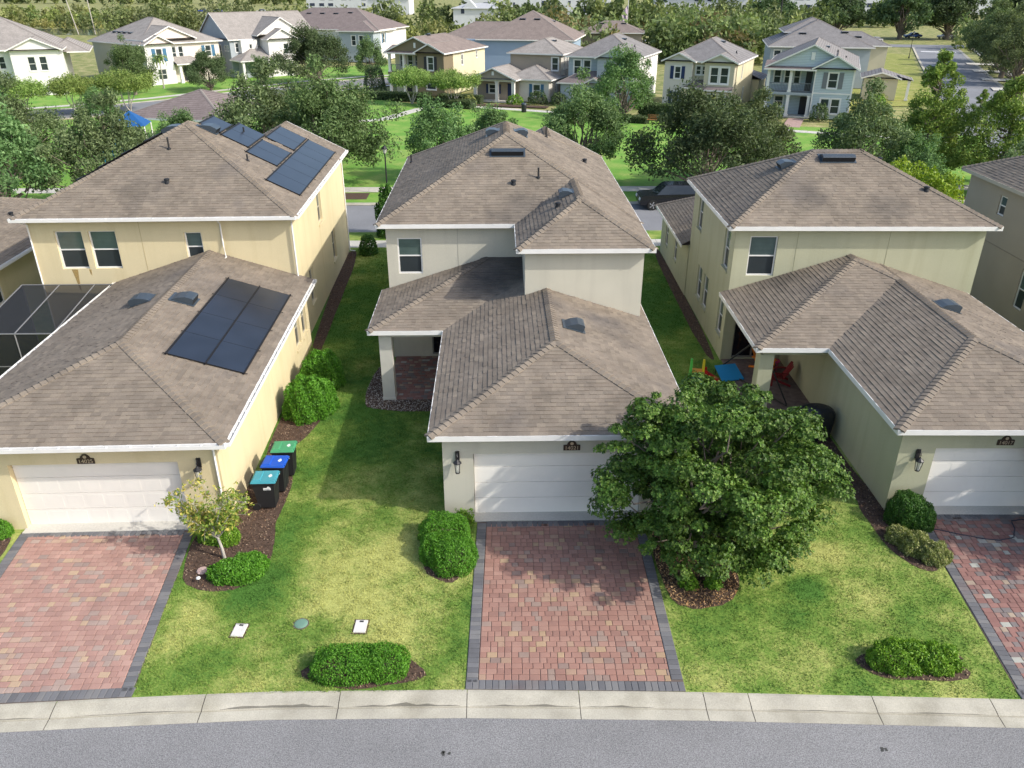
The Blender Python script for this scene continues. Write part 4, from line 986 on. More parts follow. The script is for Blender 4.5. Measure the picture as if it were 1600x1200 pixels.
# ------------------------------------------------------------------ small things in the near gardens
def wheelie(label, x, y, lid, rz, sticker=True, group='household wheelie bins'):
    t = thing('wheelie_bin', label, 'bin', (x, y, .015), rz, group)
    bm_ = mat('bin_black', (.02, .02, .022), .5, spec=.4)
    b = MB(); z0, z1 = .06, .98
    lo = [(-.25, -.24), (.25, -.24), (.25, .24), (-.25, .24)]; hi = [(-.34, -.3), (.32, -.3), (.32, .3), (-.34, .3)]
    b.hexa([(*p, z0) for p in lo]+[(*p, z1) for p in hi]); b.box(-.36, .345, -.325, .325, z1-.05, z1-.002)
    for yy in (-.16, 0, .16): b.hexa([(.25, yy-.02, .1), (.262, yy-.02, .1), (.262, yy+.02, .1), (.25, yy+.02, .1), (.31, yy-.02, .9), (.328, yy-.02, .9), (.328, yy+.02, .9), (.31, yy+.02, .9)])
    b.build('body', bm_, t)
    l = MB(); l.hexa([(-.37, -.33, z1), (.37, -.33, z1), (.37, .33, z1), (-.37, .33, z1), (-.35, -.3, z1+.05), (.33, -.29, z1+.065), (.33, .29, z1+.065), (-.35, .3, z1+.05)])
    l.hexa([(-.33, -.26, z1+.05), (-.08, -.25, z1+.055), (-.08, .25, z1+.055), (-.33, .26, z1+.05), (-.31, -.24, z1+.075), (-.1, -.23, z1+.085), (-.1, .23, z1+.085), (-.31, .24, z1+.075)])
    for yy in (-.2, .2): l.box(.3, .385, yy-.05, yy+.05, z1+.01, z1+.055)
    lo_ = l.build('lid', mat('lid_'+lid[0], lid[1], .42, spec=.4, var=.06), t)
    lg = MB().prism([(.1, -.02), (.16, -.09), (.22, -.02), (.2, .06), (.16, .1), (.12, .05)], lambda u, z, n: (u, z, z1+.0625+n), 0, .004)
    lg.build('emblem', mat('pale_print', (.6, .66, .62), .6), lo_)
    for yy in (-.27, .27): MB().tube([(-.3, yy-.025, .12), (-.3, yy+.025, .12)], .12, 14).build('wheel', DARK, t)
    MB().tube([(-.3, -.28, .12), (-.3, .28, .12)], .015, 6).build('axle', VENT, t)
    MB().tube([(-.34, -.25, z1-.04), (-.42, -.24, z1), (-.42, .24, z1), (-.34, .25, z1-.04)], .018, 6).build('handle', bm_, t)
    if sticker:
        F = lambda u, z, n: (u, -.283-n-(z-.7)*.066, z)
        MB().prism([(-.02, .72), (.2, .72), (.2, .8), (.13, .86), (.08, .8), (-.02, .8)], F, .0, .006).build('sticker', mat('white_print', (.75, .75, .75), .6), t)
        MB().prism([(.01, .735), (.17, .735), (.17, .75), (.01, .75)], F, .006, .008).build('print_line', bm_, t)
    return t
wheelie('black wheelie bin with teal lid and white sticker, nearest of three', -7.0, 20.25, ('teal', (.05, .27, .33)), R(1))
wheelie('black wheelie bin with bright blue lid, middle of three', -6.92, 21.12, ('blue', (.012, .085, .46)), R(-2))
wheelie('black wheelie bin with green lid, farthest of three', -6.85, 22.0, ('green', (.06, .28, .13)), R(2))

def cover(label, x, y, rz, rnd_=False, col=(.62, .60, .56)):
    o = thing('meter_cover', label, 'utility cover', (x, y, 0), rz)
    mm = mat('cover_%d' % int(col[1]*100), col, .7, var=.08)
    if rnd_:
        MB().lathe([(.17, 0), (.17, .02), (.14, .035), (.12, .035), (.115, .04), (.001, .042)], 0, 0, 18).build('lid', mm, o); MB().lathe([(.2, -.01), (.2, .015), (.172, .015), (.172, -.01)], 0, 0, 18).build('rim', SAND, o)
    else:
        MB().hexa([(-.16, -.22, -.01), (.16, -.22, -.01), (.16, .22, -.01), (-.16, .22, -.01), (-.145, -.205, .035), (.145, -.205, .035), (.145, .205, .035), (-.145, .205, .035)]).build('lid', mm, o)
        MB().box(-.19, .19, -.25, .25, -.02, .012).build('rim', MULCH, o); MB().box(-.05, .05, .13, .18, .0352, .042).build('grip', DARK, o)
    return o
cover('pale rectangular meter box lid in the lawn near the left driveway', -6.42, 14.95, R(-4))
cover('pale rectangular meter box lid in the lawn above the low hedge', -3.45, 15.02, R(-2))
cover('small round green valve cover in the lawn', -4.95, 15.15, 0, True, (.14, .25, .19))
st_ = thing('stepping_stone', 'flat pinkish stone lying on the left mulch bed', 'stone', (-8.05, 17.2, 0)); MB().lathe([(.15, 0), (.16, .03), (.13, .06), (.01, .07)], 0, 0, 9).build('stone', mat('pink_stone', (.5, .36, .32), .9, var=.3, vscale=12), st_)
st_ = thing('garden_light', 'small white garden light at the edge of the left mulch bed', 'garden light', (-8.0, 16.72, 0)); MB().tube([(0, 0, 0), (.02, 0, .16)], .012, 6).build('stake', DARK, st_); MB().lathe([(.03, .15), (.06, .17), (.05, .2), (.01, .22)], .02, 0, 10).build('head', WHITE, st_)
# garden hose across the right driveway and its reel
hp = [(12.15, 18.75, .04), (12.6, 18.65, .03), (13.1, 18.45, .03), (13.7, 18.2, .03), (14.3, 18.05, .03), (14.8, 18.2, .03), (15.05, 18.6, .03), (15.15, 18.95, .05), (15.35, 18.8, .2), (15.55, 18.5, .35)]
pts = []
for i in range(len(hp)-1):
    for k in range(5): pts.append(Vector(hp[i]).lerp(Vector(hp[i+1]), k/5)+Vector((0, .012*math.sin(i*5+k), 0)))
tag(MB().tube(pts, .019, 6).build('garden_hose', mat('hose_dark', (.03, .03, .045), .5)), 'dark garden hose trailing across the right driveway', 'hose')
t = thing('hose_reel', 'black hose reel cart cut by the right edge of the picture', 'hose reel', (15.6, 18.25, .02), R(30))
for yy in (-.22, .22):
    MB().tube([(0, yy-.02, .3), (0, yy+.02, .3)], .28, 20).build('wheel', DARK, t); MB().tube([(0, yy-.03, .3), (0, yy+.03, .3)], .09, 12).build('hub', VENT, t)
for k in range(5): MB().tube([(.17*math.cos(a), -.16+k*.08, .3+.17*math.sin(a)) for a in [i*.45 for i in range(15)]], .022, 6).build('hose_coil', mat('hose_dark', (.03, .03, .045)), t)
MB().tube([(0, -.26, .3), (-.3, -.26, .9), (-.3, .26, .9), (0, .26, .3)], .015, 6).build('handle', DARK, t)
# covered grill by the sage porch
t = thing('covered_grill', 'round barbecue under a black cover against the sage wall', 'grill', (11.0, 24.0, .01))
g = MB(); rings = []
for i, (rx, ry, z) in enumerate([(.62, .42, .05), (.66, .46, .3), (.68, .48, .75), (.66, .46, .95), (.56, .38, 1.12), (.36, .24, 1.2), (.02, .02, 1.22)]):
    rings.append([(rx*(1+.035*math.sin(5*k*math.pi/12+i))*math.cos(k*math.pi/12), ry*(1+.03*math.sin(7*k*math.pi/12))*math.sin(k*math.pi/12), z+(.03*math.sin(k*1.7) if i == 0 else 0)) for k in range(24)])
for a, b in zip(rings[:-1], rings[1:]):
    for k in range(24): g.poly([a[k], a[(k+1) % 24], b[(k+1) % 24], b[k]])
g.build('cover', mat('black_vinyl', (.014, .015, .02), .42, spec=.5, bump=.5, bscale=5), t, smooth=True)
for sx in (-.45, .45): MB().tube([(sx, -.22, 0), (sx, -.22, .1)], .04, 8).build('foot', DARK, t)
# toys and chairs at the sage porch
def slat_chair(label, x, y, rz, col, cname):
    t = thing('garden_chair', label, 'chair', (x, y, .045), rz); m = mat('chair_'+cname, col, .55)
    for k in range(5): MB().hexa([(-.25+k*.102, .22, .33), (-.16+k*.102, .22, .33), (-.16+k*.102, .24, .33), (-.25+k*.102, .24, .33), (-.28+k*.114, .5, .95-.04*abs(k-2)), (-.18+k*.114, .5, .95-.04*abs(k-2)), (-.18+k*.114, .52, .95-.04*abs(k-2)), (-.28+k*.114, .52, .95-.04*abs(k-2))]).build('back_slat', m, t)
    for k in range(5): MB().box(-.27, .27, -.25+k*.1, -.17+k*.1, .36-.018*k, .38-.018*k).build('seat_slat', m, t)
    for sx in (-.31, .31):
        MB().box(sx-.06, sx+.06, -.33, .36, .54, .565).build('armrest', m, t); MB().box(sx-.02, sx+.02, -.27, -.19, 0, .54).build('leg', m, t)
        MB().hexa([(sx-.02, -.2, .28), (sx+.02, -.2, .28), (sx+.02, .5, 0), (sx-.02, .5, 0), (sx-.02, -.2, .38), (sx+.02, -.2, .38), (sx+.02, .5, .09), (sx-.02, .5, .09)]).build('leg', m, t)
    return t
slat_chair('orange slatted garden chair on the sage porch', 10.85, 29.2, R(20), (.75, .22, .03), 'orange')
slat_chair('dark red slatted garden chair in front of the orange one', 11.05, 28.1, R(-100), (.2, .02, .025), 'red')
t = thing('round_chair', 'small pink round backed chair against the porch wall', 'chair', (11.35, 29.4, .045), R(60)); pk = mat('chair_pink', (.62, .05, .2), .5)
MB().tube([(0, .2, .62), (0, .23, .63)], .24, 20).build('backrest', pk, t); MB().lathe([(.22, .34), (.23, .37), (.2, .39)], 0, 0, 16).build('seat', pk, t)
for a in range(4): MB().tube([(.15*math.cos(a*1.57+.78), .15*math.sin(a*1.57+.78), .35), (.2*math.cos(a*1.57+.78), .2*math.sin(a*1.57+.78), 0)], .014, 6).build('leg', pk, t)
t = thing('toy_slide', 'green and yellow plastic toy climber with red slide on the lawn', 'toy', (7.95, 28.5, .0), R(-10)); t.scale = (.8, .8, .8)
for (x, c) in ((-.3, ('toy_green', (.1, .5, .08))), (.3, ('toy_yellow', (.7, .55, .03)))):
    MB().hexa([(x-.07, -.25, 0), (x+.07, -.25, 0), (x+.07, .25, 0), (x-.07, .25, 0), (x-.05, -.05, 1.15), (x+.05, -.05, 1.15), (x+.05, .07, 1.15), (x-.05, .07, 1.15)]).build('side_panel', mat(c[0], c[1], .4), t)
MB().box(-.25, .25, -.2, .2, .5, .56).build('platform', mat('toy_orange', (.72, .3, .04), .4), t)
MB().hexa([(.36, -.2, .52), (1.15, -.2, .05), (1.15, .2, .05), (.36, .2, .52), (.36, -.2, .56), (1.15, -.2, .09), (1.15, .2, .09), (.36, .2, .56)]).box(.36, .5, -.24, -.2, .45, .66).box(.36, .5, .2, .24, .45, .66).build('slide', mat('toy_red', (.6, .02, .02), .4), t)
MB().box(-.25, .25, -.55, -.2, .0, .22).build('step', mat('toy_blue', (.03, .2, .5), .4), t)
t = thing('play_mat', 'bright blue tilted play board beside the porch column', 'toy', (9.3, 28.7, .05), R(15)); MB().hexa([(-.5, -.4, .02), (.45, -.45, .02), (.5, .4, .3), (-.4, .45, .3), (-.5, -.4, .06), (.45, -.45, .06), (.5, .4, .34), (-.4, .45, .34)]).build('board', mat('mat_blue', (.03, .28, .55), .5), t); MB().tube([(-.35, .4, 0), (-.35, .42, .3)], .02, 6).build('leg', DARK, t)
t = thing('hammock_stand', 'black steel hammock frame leaning across the sage porch', 'hammock stand', (9.7, 27.5, .045)); MB().tube([(-.55, 1.9, .1), (.2, .4, 1.9)], .035, 8).build('bar', DARK, t); MB().tube([(.5, -.6, 1.5), (1.1, -1.4, .1)], .03, 8).build('bar', DARK, t); MB().tube([(-.55, 1.9, .05), (1.1, -1.4, .05)], .03, 8).build('base_bar', DARK, t)

# ------------------------------------------------------------------ streets behind
def road_line(name, line, hw, label):
    struct(strip(name, line, hw, -hw, -.10, ASPHF), label=label)
    for sg, kn in ((1, 'kerb'), (-1, 'kerb')):
        a, b = strip_pts(line, sg*hw, sg*(hw+.45)); mb = MB()
        for i in range(len(line)-1):
            mb.poly([(*a[i], -.08), (*b[i], .01), (*b[i+1], .01), (*a[i+1], -.08)]); mb.poly([(*b[i], .01), (*b[i], -.12), (*b[i+1], -.12), (*b[i+1], .01)])
        struct(mb.build('kerb', CONC), label='pale kerb along the '+label)
road_line('back_street', [(-60, 53.9), (30, 53.6), (44, 53.4)], 3.4, 'street behind the near houses')
struct(MB().poly([(x, y, .001) for x, y in [(-60, 57.6), (38, 57.4), (44, 70), (50, 84), (30, 92), (-8, 108), (-22, 118), (-34, 110), (-46, 99), (-58, 91), (-75, 88), (-75, 57.6)]]).build('park_lawn', PARK))
for nm, line, wd in (('sidewalk', [(-60, 47.5), (44, 47.2)], .7), ('sidewalk', [(-60, 61.8), (42, 61.3)], .8), ('sidewalk', [(-22, 92), (-13, 96.3), (-9.3, 105), (-6, 108.3)], .75), ('sidewalk', [(-9, 109.5), (1.3, 104.6), (17, 96.8), (31.8, 87.5), (47, 80)], .7)):
    o = bpy.data.objects.new(nm, None); C.objects.link(o); struct(o, label='concrete sidewalk'); L_ = [Vector(p) for p in line]
    for i in range(len(L_)-1):
        a, b = L_[i], L_[i+1]; ln = (b-a).length; d = (b-a)/ln; nrm = Vector((-d.y, d.x)); k = int(ln/1.5)+1
        for j in range(k):
            if ln > 50 and not (-12.5 < (a+d*ln*j/k).x < 13): 
                pass
            p, q_ = a+d*(ln*j/k+.01), a+d*(ln*(j+1)/k-.01)
            MB().hexa([(*(p+nrm*wd), -.05), (*(p-nrm*wd), -.05), (*(q_-nrm*wd), -.05), (*(q_+nrm*wd), -.05), (*(p+nrm*wd), .02), (*(p-nrm*wd), .02), (*(q_-nrm*wd), .02), (*(q_+nrm*wd), .02)]).build('slab', WALK, o)
LS = [(-95, 86), (-75, 90), (-60, 97), (-50, 103.5), (-42, 111), (-33, 122), (-26, 130.5), (-19, 136.5), (-8, 142), (8, 149)]
road_line('left_street', LS, 4.0, 'curving street on the left')
strip('sidewalk', LS, 6.2, 7.7, .015, WALK); strip('sidewalk', LS[3:], -6.0, -7.3, .016, WALK)
verge = strip_pts(LS, 4.46, 26); mbv = MB()
for i in range(len(LS)-1): mbv.poly([(*verge[0][i], -.004), (*verge[1][i], -.004), (*verge[1][i+1], -.004), (*verge[0][i+1], -.004)])
struct(mbv.build('front_lawn', PARK), label='green front lawns along the curving left street')
RS = [(38, 52), (45.3, 66), (59, 98), (73, 130), (92, 174), (106, 206)]
road_line('right_street', RS, 4.6, 'long street on the right')
strip('crosswalk', [(100.2, 192.6), (101.2, 194.9)], 3.6, -3.6, -.092, mat('road_paint', (.6, .6, .58), .8))
strip('sidewalk', RS, -7.6, -9.0, .015, WALK)
strip('cross_street', [(30, 236), (80, 218), (108, 211), (150, 205), (240, 200)], 5, -5, -.085, ASPHF)
for i, (px, py) in enumerate([(70.3, 109.3), (76.3, 122.7), (82.1, 136), (88, 149.5), (94, 163)]):
    d = Vector((.4, .917)); nrm = Vector((d.y, -d.x)); P0 = Vector((px, py))
    struct(MB().poly([(*(P0-nrm*2.9+d*2), .012), (*(P0-nrm*2.9-d*2), .012), (*(P0+nrm*9-d*2), .012), (*(P0+nrm*9+d*2), .012)]).build('driveway', WALK), label='pale concrete driveway off the long right street')

# ------------------------------------------------------------------ background houses
def shingle_far(nm, c): return mat(nm, c, .95, var=.14, vscale=1.2, fine=.16, fscale=5, courses=.125, spec=.1)
RB = shingle_far('roof_brown', (.225, .185, .165)); RG = shingle_far('roof_grey', (.215, .205, .20)); RL = shingle_far('roof_light', (.30, .275, .25)); RM = shingle_far('roof_mauve', (.20, .165, .155))
mat('far_cap', (.22, .195, .175), .95)
def siding(nm, c): return mat(nm, c, .85, var=.05, vscale=.6, courses=.17, spec=.2)
def stucco(nm, c): return mat(nm, c, .9, var=.05, vscale=.6, spec=.15)
OLV = stucco('olive_wall', (.20, .165, .105)); CRM = stucco('cream_wall', (.62, .56, .38)); TAN = stucco('tan_wall', (.33, .28, .22)); OFF = stucco('offwhite_wall', (.60, .57, .50))
BLG = siding('bluegrey_wall', (.37, .42, .45)); LBL = siding('lightblue_wall', (.46, .53, .55)); BEI = stucco('beige_wall', (.48, .44, .33)); WHT = stucco('white_wall', (.72, .70, .66)); GRB = siding('grey_wall', (.36, .40, .42)); PNK = stucco('blush_wall', (.68, .60, .53)); SBL = stucco('steel_wall', (.25, .33, .42))
NAVY = mat('navy_paint', (.02, .035, .10), .5); TEAL = mat('teal_paint', (.05, .14, .24), .5); BLKS = mat('black_paint', (.03, .03, .035), .5); GRYS = mat('grey_paint', (.16, .17, .18), .5)
T_ = .1
def W(u, w_, z0, z1, **k): k.setdefault('trim', T_); return ('win', u-w_/2, u+w_/2, z0, z1, k)
def columns(H, xs_, y, z0, z1, m, r=.16):
    for x in xs_: H.put('column', MB().box(x-r, x+r, y-r, y+r, z0, z1).box(x-r-.06, x+r+.06, y-r-.06, y+r+.06, z0, z0+.2).box(x-r-.05, x+r+.05, y-r-.05, y+r+.05, z1-.18, z1-.002), m)
def railing(H, x0, x1, y, z, m):
    mb = MB().box(x0, x1, y-.03, y+.03, z+.95, z+1.02).box(x0, x1, y-.025, y+.025, z+.1, z+.15); n = int((x1-x0)/.16)
    for i in range(n+1): x = x0+(x1-x0)*i/n; mb.box(x-.018, x+.018, y-.018, y+.018, z+.15, z+.95)
    H.put('railing', mb, m)
def vents(H, ro, lst):
    for (x, y, k, b) in lst: H.vent(ro, x, y, k, (.9, .4), b, arch=False)

# olive house with upper balcony
H = House('house', 'olive brown two storey house with upper balcony and cream side wall', (-14.9, 120.3, 0), R(-23))
H.block(0, 8.6, 2.0, 14, 0, 5.5, CRM, {'right': [W(6, .6, 3.6, 5.0), W(11, .5, 4.2, 5.1)], 'front': [W(1.2, .8, 3.4, 5.0), W(2.4, .8, 3.4, 5.0), W(3.6, .8, 3.4, 5.0), ('door', 1.5, 2.5, .1, 2.2, {'mat': DARK})]}, far=True)
H.block(4.55, 8.62, 0, 3, 0, 5.5, OLV, {'front': [W(6.6, .9, 3.3, 5.0, shut=BLKS), W(6.6, 1.4, .8, 2.3)], 'right': []}, far=True)
H.put('balcony_floor', MB().box(-.1, 4.54, -.1, 2, 2.6, 2.9), OLV); columns(H, [.15, 2.4], .15, 2.9, 5.35, WHT); columns(H, [.15, 2.4, 4.3], .15, 0, 2.6, WHT); railing(H, .3, 4.5, .1, 2.9, GRYS)
ro = H.roof([(-.4, 9.0, -.35, 14.4, 5.55, .42, ('left', 'right', 'back')), (4.2, 9.02, -.5, 6, 5.53, .5, ('left', 'right'))], m=RB, gable={'front': (OLV, .3)}, fascia=WHT)
H.put('gable_vent', MB().box(4.15, 4.45, -.1, -.03, 6.1, 6.75), WHT); H.vent(ro, 4.3, 4, 'right', (.9, .4), 0)
H.roof([(-.4, 4.6, -.6, 2.2, 5.45, .3, ('front',))], m=RM, fascia=WHT, name='balcony_roof')

# tan house with low porch
H = House('house', 'tan two storey house with gabled front porch and navy door', (-2.9, 112.4, 0), R(-23))
H.block(3.0, 10.2, 5.8, 16, 0, 5.6, TAN, {'front': [W(9.4, .9, 3.6, 5.2)], 'right': [W(7.2, .5, 3.8, 5.2), W(8.4, .5, 3.8, 5.2)]}, far=True)
H.block(10.18, 10.24, 5.81, 15.9, .0, 5.58, OFF, {'right': [W(7.2, .5, 3.7, 5.2), W(8.4, .5, 3.7, 5.2), W(9, .4, 1, 2.3)]}, far=True, sides=('right',))
H.block(4.2, 10.0, 1.8, 6.0, 0, 2.8, OFF, {'front': [W(8.3, 1.0, .7, 2.2, shut=TEAL)], 'right': [W(4.6, .5, .9, 2.1)]}, far=True)
H.block(0, 5.9, 1.5, 8, 0, 2.8, TAN, {'front': [W(2.3, 1.3, .9, 2.0, shut=NAVY, sw=.3), ('door', 4.3, 5.2, .05, 2.2, {'mat': NAVY})]}, far=True)
columns(H, [.3, 3.4, 5.7], .1, 0, 2.6, WHT, .2); H.put('porch_beam', MB().box(0, 5.95, -.05, .3, 2.55, 2.85), WHT); H.put('porch_floor', MB().box(-.1, 6, -.2, 1.6, -.05, .1), WALK)
H.roof([(-.4, 6.3, -.5, 9, 2.85, .42, ('left', 'right')), (3.6, 10.5, 1.3, 8, 2.84, .42, ('front', 'right', 'left'))], m=RL, gable={'front': (TAN, .3)}, fascia=WHT, name='porch_roof')
H.put('gable_vent', MB().box(2.8, 3.1, -.28, -.2, 3.3, 3.8), WHT)
ro = H.roof([(2.6, 10.65, 5.4, 16.4, 5.65, .42, ('left', 'right', 'front', 'back'))], m=RL, fascia=WHT); vents(H, ro, [(7.6, 10.5, 'right', 0)])

# blue grey house
H = House('house', 'blue grey two storey house with white trim behind the park oak', (9.2, 110.2, 0), R(-23))
H.block(0, 9.0, 1.0, 13, 0, 5.6, BLG, {'front': [W(1.2, .95, 3.5, 5.2), W(2.5, .95, 3.5, 5.2)], 'right': [W(3.5, .5, 3.6, 5.2), W(8, .5, 3.8, 5.2)]}, far=True)
H.block(8.98, 9.04, 1.01, 12.9, 0, 5.58, WHT, {'right': [W(3.5, .5, 3.6, 5.2), W(8, .5, 3.8, 5.2)]}, far=True, sides=('right',))
H.block(4.2, 8.9, -.2, 1.4, 0, 5.6, BLG, {'front': [W(6.5, 1.0, 3.4, 5.0, shut=TEAL), W(7.4, 1.2, .7, 2.2)]}, far=True)
H.block(-.3, 5.2, -1.2, 1.1, 0, 2.6, BLG, {'front': [W(1.8, 1.0, .9, 2.1), ('door', 3.6, 4.6, .05, 2.1, {'mat': BLKS})]}, far=True)
H.roof([(-.7, 5.4, -1.6, 1.1, 2.65, .5, ('left', 'front')), (2.8, 5.6, -1.7, 1.1, 2.66, .5, ('left', 'right'))], m=RM, gable={'front': (BLG, .2)}, fascia=WHT, name='porch_roof')
ro = H.roof([(-.4, 9.4, .6, 13.4, 5.65, .5, ('left', 'right', 'front', 'back')), (3.9, 9.3, -.55, 8, 5.63, .5, ('left', 'right'))], m=RG, gable={'front': (LBL, .3)}, fascia=WHT); vents(H, ro, [(5.8, 6.5, 'right', 0)]); H.pipe(ro, 7.5, 5.5, .3, .07, 0)

# cream house with navy shutters
H = House('house', 'cream two storey house with navy shutters and stone column base', (20.9, 104.6, 0), R(-26))
H.block(0, 8.6, .6, 12, 0, 5.6, BEI, {'front': [W(4.0, .6, 4.1, 5.1), W(4.75, .6, 4.1, 5.1), ('door', 4.3, 5.1, .05, 2.1, {'mat': NAVY})]}, far=True)
H.block(8.58, 8.64, .61, 11.9, 0, 5.58, CRM, {'right': [W(4, .4, 3.6, 5.2), W(6, .6, .9, 2.3)]}, far=True, sides=('right',))
H.block(-.05, 3.4, 0, 1.0, 0, 5.6, OFF, {'front': [W(1.6, .75, 3.6, 5.0, shut=NAVY), W(1.6, .75, .7, 2.1, shut=NAVY)]}, far=True)
H.block(5.0, 8.55, -.6, 1.0, 0, 5.6, BEI, {'front': [W(6.2, .95, 3.3, 5.1, trim=.16), W(7.4, .95, 3.3, 5.1, trim=.16), W(6.2, .95, .4, 2.1), W(7.3, .95, .4, 2.1)]}, far=True)
H.roof([(5.0, 8.6, -1.3, -.55, 2.6, .5, ('front',))], m=RM, fascia=WHT, name='window_hood'); H.roof([(2.6, 5.1, -1.0, 1.0, 2.75, .5, ('front', 'left'))], m=RM, fascia=WHT, name='porch_roof')
columns(H, [2.8], -.75, 0, 2.7, CRM, .22); H.put('stone_base', MB().box(2.5, 3.1, -1.05, -.45, 0, 1.1).box(4.98, 8.57, -.68, -.6, 0, .55), mat('field_stone', (.45, .44, .44), .9, var=.4, vscale=5))
ro = H.roof([(-.4, 9.0, .2, 12.4, 5.65, .5, ('left', 'right', 'front', 'back')), (-.45, 3.8, -.35, 6, 5.63, .45, ('left', 'right')), (4.6, 9.02, -.95, 6.5, 5.64, .45, ('left', 'right'))], m=RG, gable={'front': (OFF, .3)}, fascia=WHT); vents(H, ro, [(5.4, 6.8, 'right', 0)]); H.pipe(ro, 7.6, 4.5, .3, .07, 0)
H.block(5, 9.6, 12, 17.5, 0, 2.7, CRM, far=True); H.roof([(4.7, 9.9, 11.8, 17.8, 2.75, .4, ('left', 'right', 'back'))], m=RG, fascia=WHT, name='garage_roof')

# light blue house with two porches
H = House('house', 'light blue two storey house with stacked porches and dark shutters', (31.7, 98.4, 0), R(-22))
H.block(0, 9.4, 1.9, 18, 0, 5.4, LBL, {'front': [W(1.0, .8, 3.5, 5.0), W(2.2, .8, 3.5, 5.0), W(3.2, .7, 3.5, 5.0), ('door', 4.2, 4.9, 2.75, 4.9, {'mat': DARK}), ('door', 3.9, 4.9, .1, 2.1, {'mat': BLKS}), W(1.5, 1.0, .9, 2.1)]}, far=True)
H.block(9.38, 9.44, 1.91, 17.9, 0, 5.38, WHT, {}, far=True, sides=('right',))
H.block(5.2, 9.42, 0, 3, 0, 5.4, LBL, {'front': [W(7.2, 1.0, 3.35, 5.0, shut=GRYS, sw=.5), W(6.7, .95, .6, 2.2, trim=.14), W(7.85, .95, .6, 2.2, trim=.14)]}, far=True)
H.put('corner_board', MB().box(9.28, 9.46, -.03, .1, 0, 5.4).box(5.17, 5.3, -.03, .1, 0, 5.4).box(5.3, 9.28, -.025, 0, 2.7, 2.85), WHT)
H.put('balcony_floor', MB().box(-.1, 5.18, .0, 1.9, 2.45, 2.75), GRB); columns(H, [.12, 2.6], .25, 2.75, 5.3, WHT); columns(H, [.12, 2.6, 4.9], .25, .1, 2.45, WHT); railing(H, .25, 5.18, .2, 2.75, GRYS); railing(H, .25, 1.8, .2, .1, GRYS)
H.put('porch_floor', MB().box(-.1, 5.18, -.1, 1.9, -.05, .1), WALK)
ro = H.roof([(-.45, 9.85, -.1, 18.4, 5.45, .48, ('left', 'right', 'back')), (4.8, 9.87, -.5, 7, 5.43, .55, ('left', 'right'))], m=RG, gable={'front': (LBL, .35)}, fascia=WHT); vents(H, ro, [(6.0, 6, 'right', 0)])
H.put('gable_vent', MB().box(4.5, 4.9, .17, .24, 6.3, 7.1), WHT); H.pipe(ro, 7.2, 6.5, .3, .07, 0); H.pipe(ro, 8.2, 4, .3, .07, 0)
H.roof([(-.45, 5.3, -.45, 2.0, 5.3, .3, ('front',))], m=RM, fascia=WHT, name='balcony_roof')
struct(MB().poly([(31.5, 90.5, .012), (33.2, 89.7, .012), (35.8, 95.8, .012), (34.2, 96.5, .012)]).build('front_path', mat('pink_pavers', (.36, .25, .22), .9, var=.2, vscale=3)))

# big grey house behind the light blue one
H = House('house', 'large pale grey house with several roof vents behind the light blue one', (41.2, 128, 0), R(-14))
H.block(0, 14, 0, 15, 0, 5.6, GRB, {'front': [W(1, 1.0, 3.5, 5.1), W(10, 1, 3.5, 5.1)]}, far=True); H.block(13.9, 17.2, 5, 12, 0, 5.5, BEI, {}, far=True)
ro = H.roof([(-.5, 14.5, -.5, 15.5, 5.65, .45, ('left', 'right', 'front', 'back')), (7, 17.6, 4.5, 12.5, 5.6, .45, ('front', 'back', 'right')), (2, 11, 6, 17.5, 7.3, .42, ('left', 'right', 'front', 'back'))], m=RG, fascia=WHT); vents(H, ro, [(4.5, 3.0, 'front', 0), (10.5, 3.4, 'front', 0), (6.0, 7.9, 'front', 2), (13, 6.8, 'front', 1)])
H = House('garage', 'low beige garage with open porch beside the yellow green lot', (49.5, 113, 0), R(-22), cat='garage')
H.block(0, 4.2, 0, 6, 0, 2.7, BEI, {}, far=True); H.roof([(-.4, 4.6, -.4, 6.4, 2.75, .3, ('left', 'right'))], m=RG, gable={'front': (BEI, .3)}, fascia=WHT); columns(H, [5.6], .4, 0, 2.5, WHT); H.roof([(4.3, 6.0, -.2, 4, 2.6, .25, ('right',))], m=RG, fascia=WHT, name='porch_roof')

# brown roofed blue house behind
H = House('house', 'steel blue house under a big brown hip roof behind the park row', (-9, 146, 0), R(-12))
H.block(0, 22, 0, 14, 0, 5.6, SBL, {}, far=True)
ro = H.roof([(6, 22.6, -.5, 16.5, 5.65, .5, ('left', 'right', 'front', 'back')), (-1, 12, 1, 12, 5.6, .45, ('left', 'front', 'back'))], m=RB, fascia=WHT); vents(H, ro, [(13, 5.2, 'front', 0), (15.5, 5.2, 'front', 0), (17.8, 9, 'right', 0)]); H.put('downspout', MB().tube([(22, -.1, 5.4), (22, -.1, 0)], .07, 6), WHT)
H = House('house', 'small brown roof with two vents beside the flag', (17, 172, 0), R(-10))
H.block(0, 12, 0, 9, 0, 5.2, TAN, {}, far=True); ro = H.roof([(-.5, 12.5, -.5, 9.5, 5.2, .4, ('left', 'right', 'front', 'back'))], m=RB, fascia=WHT); vents(H, ro, [(4, 3.2, 'front', 0), (8.3, 3.2, 'front', 0)])

